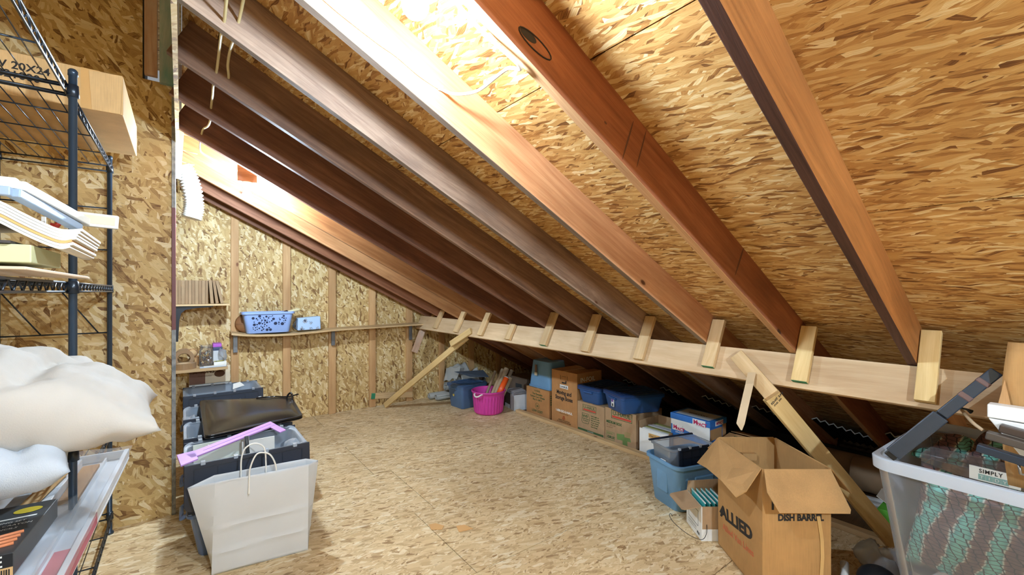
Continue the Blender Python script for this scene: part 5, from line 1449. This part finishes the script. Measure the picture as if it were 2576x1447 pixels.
# print on the left face (normal -x): reading direction is -y
text('ALLIED', 0.088, m_print, t, (0, la - 0.035, 0.185), (0, -1, 0.13), UP, bold=0.0042, sx=1.22, name='printed_lettering')
MB().sheet([(-0.001, la - 0.02, 0.200), (-0.001, la - 0.052, 0.247), (-0.001, la - 0.075, 0.250), (-0.001, la - 0.060, 0.195)], 0.0006).build('arrow_mark', m_print, t)
text('Allied Van Lines', 0.050, plain('print_faded_red', (206, 104, 70), 0.7), t, (0, la - 0.06, 0.120), (0, -1, 0.10), UP, bold=0.0006, sx=1.0)
# print on the front face (normal -y): reading direction is +x
text('DISH BARREL', 0.044, m_print, t, (0.075, 0, 0.378), (1, 0, 0), UP, bold=0.0022, sx=0.86)
MB().box(0.045, 0.056, -0.001, 0, 0.43, 0.475).build('printed_bar', m_print, t)
mb = MB()
pth = [(0.262, 0.40), (0.272, 0.34), (0.280, 0.28), (0.282, 0.2), (0.276, 0.1), (0.272, 0.0)]
for (x0, z0), (x1, z1) in zip(pth[:-1], pth[1:]):
    mb.sheet([(x0, -0.004, z0), (x1, -0.004, z1), (x1 + 0.017, -0.005, z1), (x0 + 0.017, -0.005, z0)], 0.001)
mb.build('peeling_tape', plain('tape_tan', (206, 166, 108), 0.4), t)

# low carton with raised flaps behind the barrel
t = thing('flat_carton', 'low tan carton with half-closed flaps behind the biggest open carton', 'box', (3.46, 1.78, 0.001))
MB().box(0, 0.42, -0.36, 0, 0, 0.27).build('carton_body', m_carton, t, bevel=0.003)
MB().sheet([(0.0, -0.005, 0.272), (0.0, -0.355, 0.272), (0.2, -0.35, 0.31), (0.2, -0.01, 0.31)], 0.004).build('top_flap', m_carton, t)
MB().sheet([(0.42, -0.355, 0.272), (0.42, -0.005, 0.272), (0.23, -0.01, 0.315), (0.23, -0.35, 0.315)], 0.004).build('top_flap', m_carton, t)
text('FRAGILE', 0.05, m_print, t, (0.07, -0.08, 0.289), (0, -1, 0), (1, 0, 0.19), bold=0.001)
text('THIS SIDE UP', 0.034, m_grn, t, (0.13, -0.07, 0.301), (0, -1, 0), (1, 0, 0.19), bold=0.001)

# ------------------------------------------------------------------ eaves
m_baf = plain('black_foam', (18, 18, 22), 0.55)
m_edge = plain('foam_edge', (214, 212, 206), 0.7)
bl_ = ['vent baffle in the bay right of the red-brown knotted rafter', 'vent baffle in the bay left of the red-brown knotted rafter', 'vent baffle in the bay left of the peach rafter', 'vent baffle in the bay left of the grey weathered rafter', 'vent baffle in the bay left of the dark umber rafter', 'vent baffle in the bay over the tall carton']
for i in range(6):
    ya, yb = RY[i] + RT + 0.006, RY[i + 1] - 0.006
    t = thing('vent_baffle', 'black ' + bl_[i], 'vent baffle', bp(ya, 0.1, 2.0), 0, 'vent baffles under the eaves')
    nz_ = 18
    mb = MB(); edge = []
    org = t.location
    rows = []
    for k in range(nz_ + 1):
        u = k / nz_
        y = yb + (ya - yb) * u
        hz = 0.10 + (0.024 if k % 2 else 0.0)
        s0 = 1.88 + 0.42 * u
        p0 = bp(y, hz, s0) - org
        p1 = bp(y, hz, 2.52) - org
        rows += [p0, p1]; edge.append(p0)
    mb.add(rows, [(2 * k, 2 * k + 1, 2 * k + 3, 2 * k + 2) for k in range(nz_)])
    o = mb.build('corrugated_sheet', m_baf, t); md = o.modifiers.new('solid', 'SOLIDIFY'); md.thickness = 0.004
    MB().tube(edge, 0.0055, 5).build('cut_edge', m_edge, t)
tag(MB().box(4.62, 4.64, -0.6, YF - 0.05, -0.001, 0.12).build('trim_3', m_baf), kind='structure')
m_brn = plain('brown_wrap', (140, 112, 84), 0.7)
for (x, y0, y1, z, r, lb) in [(4.06, 0.66, 1.02, 0.13, 0.125, 'thick tan roll of wrapping lying in the dark eaves right of the near brace'), (4.28, 0.95, 1.32, 0.098, 0.095, 'darker brown roll of wrapping behind the tan one in the eaves')]:
    t = thing('wrap_roll', lb, 'roll', (x, y0, z + 0.001))
    MB().lathe([(r * 0.35, 0), (r, 0), (r, y1 - y0), (r * 0.35, y1 - y0), (r * 0.35, 0)], 28, T=Matrix.Rotation(R(-90), 4, 'X')).build('roll', m_brn, t)
for (a, b, lb) in [((3.86, 1.06, 0.022), (3.95, 0.40, 0.022), 'white pipe on the eaves floor nearest the thick tan roll'), ((3.78, 1.05, 0.022), (3.86, 0.40, 0.022), 'white pipe on the eaves floor nearest the sole plate')]:
    tag(MB().tube([a, b], 0.02, 12).build('white_pipe', plain('pipe_white', (196, 196, 196), 0.4)), lb, 'pipe', 'white pipes in the eaves')
t = thing('green_box', 'small lime green box on the eaves floor beside the clear tub', 'box', (3.46, 0.64, 0.001))
MB().box(0, 0.22, 0, 0.115, 0, 0.14).build('box_body', plain('lime_card', (104, 190, 66), 0.5), t, bevel=0.002)
MB().sheet([(0.02, 0.02, 0.150), (0.16, 0.02, 0.15), (0.18, 0.13, 0.21), (0.03, 0.125, 0.205)], 0.003).build('paper', m_whitep, t)
for k, (px_, lb) in enumerate([([(1.245, 2.46), (1.30, 2.42), (1.33, 2.45), (1.30, 2.51), (1.26, 2.52)], 'pale orange wood chip on the floor, left of two'), ([(1.37, 2.33), (1.46, 2.31), (1.44, 2.38), (1.39, 2.40)], 'pale orange wood chip on the floor, right of two')]):
    tag(MB().sheet([(x, y, 0.004) for x, y in px_], 0.003).build('wood_chip', plain('chip_orange', (216, 168, 110), 0.7)), lb, 'wood chip')

# ------------------------------------------------------------------ clear tub on the right
m_ct = clearish('clear_tub_plastic', (226, 236, 250), 0.06, 0.3)
m_ctl = clearish('clear_tub_lip', (232, 240, 252), 0.88, 0.06)
ZB = 0.18
t = thing('support_carton', 'low carton carrying the big clear tub', 'box', (2.76, 0.18, 0.001))
MB().box(-0.30, 0.30, -0.45, 0.20, 0, ZB - 0.002).build('carton_body', m_carton, t, bevel=0.003)
t = thing('clear_tub', 'big clear plastic tub in the right corner full of patterned cloth and gadgets', 'storage tub', (2.755, 0.13, ZB), R(-3))
w_, d_, h_ = 0.86, 0.74, 0.62
autosm(tub_mb(w_ - 0.14, d_ - 0.14, w_, d_, h_ - 0.03, 0.06, 0.003, 0.0, 0.02, 7, mid=3).build('tub_body', m_ct, t))
L_ = [(w_ + 0.0, d_ + 0.0, h_ - 0.05), (w_ + 0.035, d_ + 0.035, h_ - 0.05), (w_ + 0.04, d_ + 0.04, h_ - 0.005), (w_ + 0.03, d_ + 0.03, h_), (w_ - 0.006, d_ - 0.006, h_), (w_ - 0.006, d_ - 0.006, h_ - 0.04)]
vs = []
for a, b, z in L_: vs += [(x, y, z) for x, y in rrect(a, b, 0.075, 7)]
k = 32
autosm(MB().add(vs, [(i * k + j, i * k + (j + 1) % k, (i + 1) * k + (j + 1) % k, (i + 1) * k + j) for i in range(len(L_) - 1) for j in range(k)], smooth=True).build('tub_lip', m_ctl, t))
# scaly patterned cushion
ms = M('scale_print'); co = ms.objco(False)
sx_ = ms.n('ShaderNodeSeparateXYZ', {0: co})
yz = ms.n('ShaderNodeCombineXYZ', {0: sx_.outputs[1], 1: sx_.outputs[2]}).outputs[0]
wrp = ms.noise(yz, 5, 2)
yw = ms.n('ShaderNodeVectorMath', {0: yz, 1: ms.n('ShaderNodeCombineXYZ', {0: ms.math('MULTIPLY', wrp, 0.08), 1: ms.math('MULTIPLY', wrp, 0.05)}).outputs[0]}, operation='ADD').outputs[0]
sc = ms.mapping(yw, scale=(30, 74, 1), rot=(0, 0, R(12)))
ed = ms.n('ShaderNodeTexVoronoi', {'Vector': sc, 'Scale': 1.0, 'Randomness': 0.35}, feature='DISTANCE_TO_EDGE', voronoi_dimensions='2D').outputs['Distance']
ce = ms.n('ShaderNodeTexVoronoi', {'Vector': sc, 'Scale': 1.0, 'Randomness': 0.35}, feature='F1', voronoi_dimensions='2D')
band = ms.math('SINE', ms.math('MULTIPLY', ms.n('ShaderNodeSeparateXYZ', {0: ms.mapping(yw, rot=(0, 0, R(-14)))}).outputs[0], 60))
colr = ms.ramp(ms.math('ADD', ms.math('MULTIPLY', band, 0.4), ms.math('ADD', 0.5, ms.math('MULTIPLY', ms.math('SUBTRACT', ms.n('ShaderNodeSeparateColor', {0: ce.outputs['Color']}).outputs[0], 0.5), 0.25))),
    [(0.2, (112, 82, 80)), (0.45, (140, 108, 96)), (0.55, (210, 214, 196)), (0.65, (96, 160, 150)), (0.9, (128, 206, 190))])
ms.set(ms.b.inputs['Base Color'], ms.mix(ms.ramp(ed, [(0.03, (255, 255, 255)), (0.10, (0, 0, 0))]), colr, lin((36, 40, 44))))
ms.b.inputs['Roughness'].default_value = 0.7
o = pillow('patterned_cushion', (2.545, 0.16, 0.50), (0.10, 0.97, 0.1), (0.25, 0, 1), None, (0.29, 0.22, 0.09), ms.m, 0.02, 5.0, 40)
tag(o, 'teal and brown scale-patterned cushion pressed against the front of the clear tub', 'cushion')
o = pillow('patterned_cloth', (2.97, 0.20, 0.70), (0.2, 0.97, 0.05), (1, -0.2, 0.05), None, (0.27, 0.20, 0.085), ms.m, 0.06, 12.0, 36)
tag(o, 'rumpled scale-patterned cloth on top of the contents of the clear tub', 'cloth')
o = pillow('navy_cloth', (2.60, 0.28, 0.27), (0, 1, 0.2), (1, 0, 0), None, (0.16, 0.18, 0.06), plain('navy_fabric', (52, 60, 92), 0.9), 0.03, 2.0, 24)
tag(o, 'navy cloth bundle at the bottom left of the clear tub', 'cloth')
o = MB().tube(smooth([(2.46, 0.36, 0.30), (2.45, 0.32, 0.345), (2.44, 0.26, 0.32), (2.43, 0.18, 0.27), (2.43, 0.05, 0.24), (2.43, -0.1, 0.23)]), 0.016, 8).build('white_strap', plain('strap_white', (226, 220, 216), 0.7))
tag(o, 'white padded strap curling at the bottom of the clear tub', 'strap')
t = thing('receipt', 'small printed receipt inside the front of the clear tub', 'paper', (2.425, 0.20, 0.285), rot=(0, R(-8), 0))
MB().sheet([(0, 0.045, 0.0), (0, -0.045, 0.01), (0, -0.04, 0.105), (0, 0.055, 0.095)], 0.001).build('slip', plain('receipt_paper', (226, 222, 206), 0.7), t)
for k in range(5): MB().box(-0.0006, 0, -0.03, 0.035, 0.025 + 0.014 * k, 0.028 + 0.014 * k).build('print_line', m_dk, t)
o = MB().tube(smooth([(2.405, 0.095, 0.66), (2.40, 0.10, 0.58), (2.405, 0.085, 0.50), (2.41, 0.07, 0.42)]), 0.010, 8).tube([(2.41, 0.07, 0.43), (2.415, 0.055, 0.37), (2.42, 0.04, 0.30)], [0.014, 0.028, 0.034], 12).build('white_plug', plain('plug_white', (222, 220, 212), 0.4))
tag(o, 'white cord with a ribbed plug inside the front of the clear tub', 'cord')
# clear case with a label
t = thing('clear_case', 'flat clear case with a white lettered label in the top of the clear tub', 'case', (2.64, 0.215, 0.722), R(-4))
MB().box(-0.045, 0.10, -0.30, 0.20, 0, 0.06).build('case_body', clearish('case_plastic', (206, 212, 222), 0.14, 0.1), t, bevel=0.004)
MB().box(-0.047, -0.0455, -0.09, 0.05, 0.003, 0.058).build('label', m_whitep, t)
text('SIMPLY', 0.022, m_print, t, (-0.047, 0.022, 0.036), RD_, UP, bold=0.0004, sx=0.85, space=1.15)
for k, ch in enumerate('TIDY'):
    MB().box(-0.048, -0.047, 0.004 - 0.021 * k, 0.024 - 0.021 * k, 0.008, 0.030).build('label_tile', plain('tile_sage', (140, 176, 170), 0.6), t)
    text(ch, 0.018, m_whitep, t, (-0.048, 0.014 - 0.021 * k, 0.013), RD_, UP, align='CENTER')
# long black bar leaning out of the tub
t = thing('black_bar', 'long black hinged bar with brown tape bands leaning up out of the clear tub', 'bar', (2.315, 0.468, 0.815))
u_ = Vector((0.145, -0.287, 0.380)); L = u_.length
m_ = frame((0, 0, 0), u_, z=(-0.75, -0.4, 0.5))
m_gun = plain('gunmetal', (44, 56, 72), 0.25, 0.3, spec=0.7)
def pb(nm, x0, x1, w2, h2, mt, zo=0, yo=0):
    o = MB().box(x0, x1, -w2 + yo, w2 + yo, -h2 + zo, h2 + zo).build(nm, mt, t, bevel=0.004); o.matrix_local = m_; return o
pb('lower_section', 0.02, L * 0.5, 0.027, 0.014, m_gun)
pb('backing_strip', 0.0, L * 0.99, 0.02, 0.005, m_blackp, -0.022)
pb('upper_section', L * 0.51, L, 0.02, 0.010, m_gun, -0.004)
m_bt = plain('band_brown', (96, 70, 66), 0.4)
pb('tape_band', L * 0.70, L * 0.745, 0.0215, 0.0115, m_bt, -0.004); pb('tape_band', L * 0.86, L * 0.90, 0.0215, 0.0115, m_bt, -0.004)
MB().tube(smooth([m_ @ Vector((L * 0.62, 0, -0.03)), m_ @ Vector((L * 0.64, -0.02, -0.06)), Vector((0.06, -0.23, 0.19)), Vector((0.04, -0.26, 0.17))]), 0.006, 8).build('cable', m_tube1, t)
MB().tube([m_ @ Vector((L * 0.63, -0.01, -0.04)), m_ @ Vector((L * 0.66, -0.035, -0.05)), m_ @ Vector((L * 0.665, -0.05, -0.055))], [0.004, 0.004, 0.009], 8).build('connector', m_blackp, t)
# white open box, black rails and brown carton at the right edge
t = thing('white_box', 'white box with a dented corner standing in the clear tub at the right edge', 'box', (2.36, 0.194, 0.775), R(-2))
MB().hexa([(0.0, -0.36, 0), (0.035, -0.36, 0), (0.035, -0.17, 0), (0.0, -0.17, 0)], [(-0.015, -0.36, 0.255), (0.035, -0.36, 0.255), (0.035, 0, 0.262), (-0.015, 0.0, 0.26)]).build('box_body', m_white, t, bevel=0.004)
MB().box(-0.018, 0.036, -0.36, 0.002, 0.263, 0.312).build('lid', m_white, t, bevel=0.004)
MB().sheet([(0.03, -0.02, 0.312), (0.03, -0.05, 0.312), (0.035, -0.035, 0.40)], 0.003).build('brown_tab', m_carton, t)
for k, (x, y, z, lb) in enumerate([(2.272, 0.215, 0.940, 'lower slate grey rail crossing the right end of the clear tub'), (2.300, 0.195, 0.985, 'middle dark rail crossing the right end of the clear tub'), (2.326, 0.165, 1.012, 'short upper dark rail against the white box')]):
    t = thing('dark_rail', lb, 'rail', (x, y, z), 0, 'dark rails in the clear tub', rot=(R(9), 0, R(-3)))
    MB().box(-0.018, 0.018, -0.34, 0.0, -0.014, 0.014).build('rail_bar', [m_gun, plain('rail_brown', (78, 70, 64), 0.35), plain('rail_brown2', (70, 58, 52), 0.35)][k], t, bevel=0.004)
    MB().tube([(-0.0, -0.10, -0.012), (0.0, -0.11, -0.045), (0.02, -0.13, -0.05)], 0.004, 6).build('wire_hook', m_steel, t)
t = thing('tall_carton', 'brown cardboard carton with a curled edge at the right edge of the view', 'box', (2.405, 0.150, 0.79), R(-2))
def curl(u, v):
    return (0.085 * u * 0 + 0.0, -0.36 * u + 0.018 * math.sin(v * 3.1) * (1 - u) ** 3, 0.523 * v)
o = MB().grid(curl, 14, 14).build('front_panel', m_cb, t); md = o.modifiers.new('solid', 'SOLIDIFY'); md.thickness = 0.005
MB().box(0.006, 0.085, -0.36, -0.005, 0, 0.51).build('carton_body', m_cb, t)
# odds and ends in the lower right corner
t = thing('white_tube', 'white plastic tube end poking up beside the clear tub', 'tube', (2.60, 0.70, 0.02))
MB().tube([(-0.10, -0.035, 0.0), (0.10, 0.02, 0.085)], 0.019, 14).build('tube_body', plain('pipe_white2', (232, 232, 230), 0.35), t)
o = MB().lathe([(0.001 + 0.085 * math.sin(R(a)), 0.075 - 0.075 * math.cos(R(a))) for a in range(0, 181, 10)], 28, T=Matrix.Translation((2.70, 0.585, 0.002))).build('black_ball', plain('black_rubber', (36, 42, 50), 0.4))
tag(o, 'black rounded object on the floor beside the white tube', 'ball')
o = pillow('plastic_bag', (2.90, 0.60, 0.09), (0.5, 0.8, 0.2), (1, -0.5, 0), None, (0.10, 0.10, 0.07), m_bagp, 0.12, 7.7, 20)
tag(o, 'crumpled clear plastic bag on the floor by the foot of the near brace', 'plastic bag')
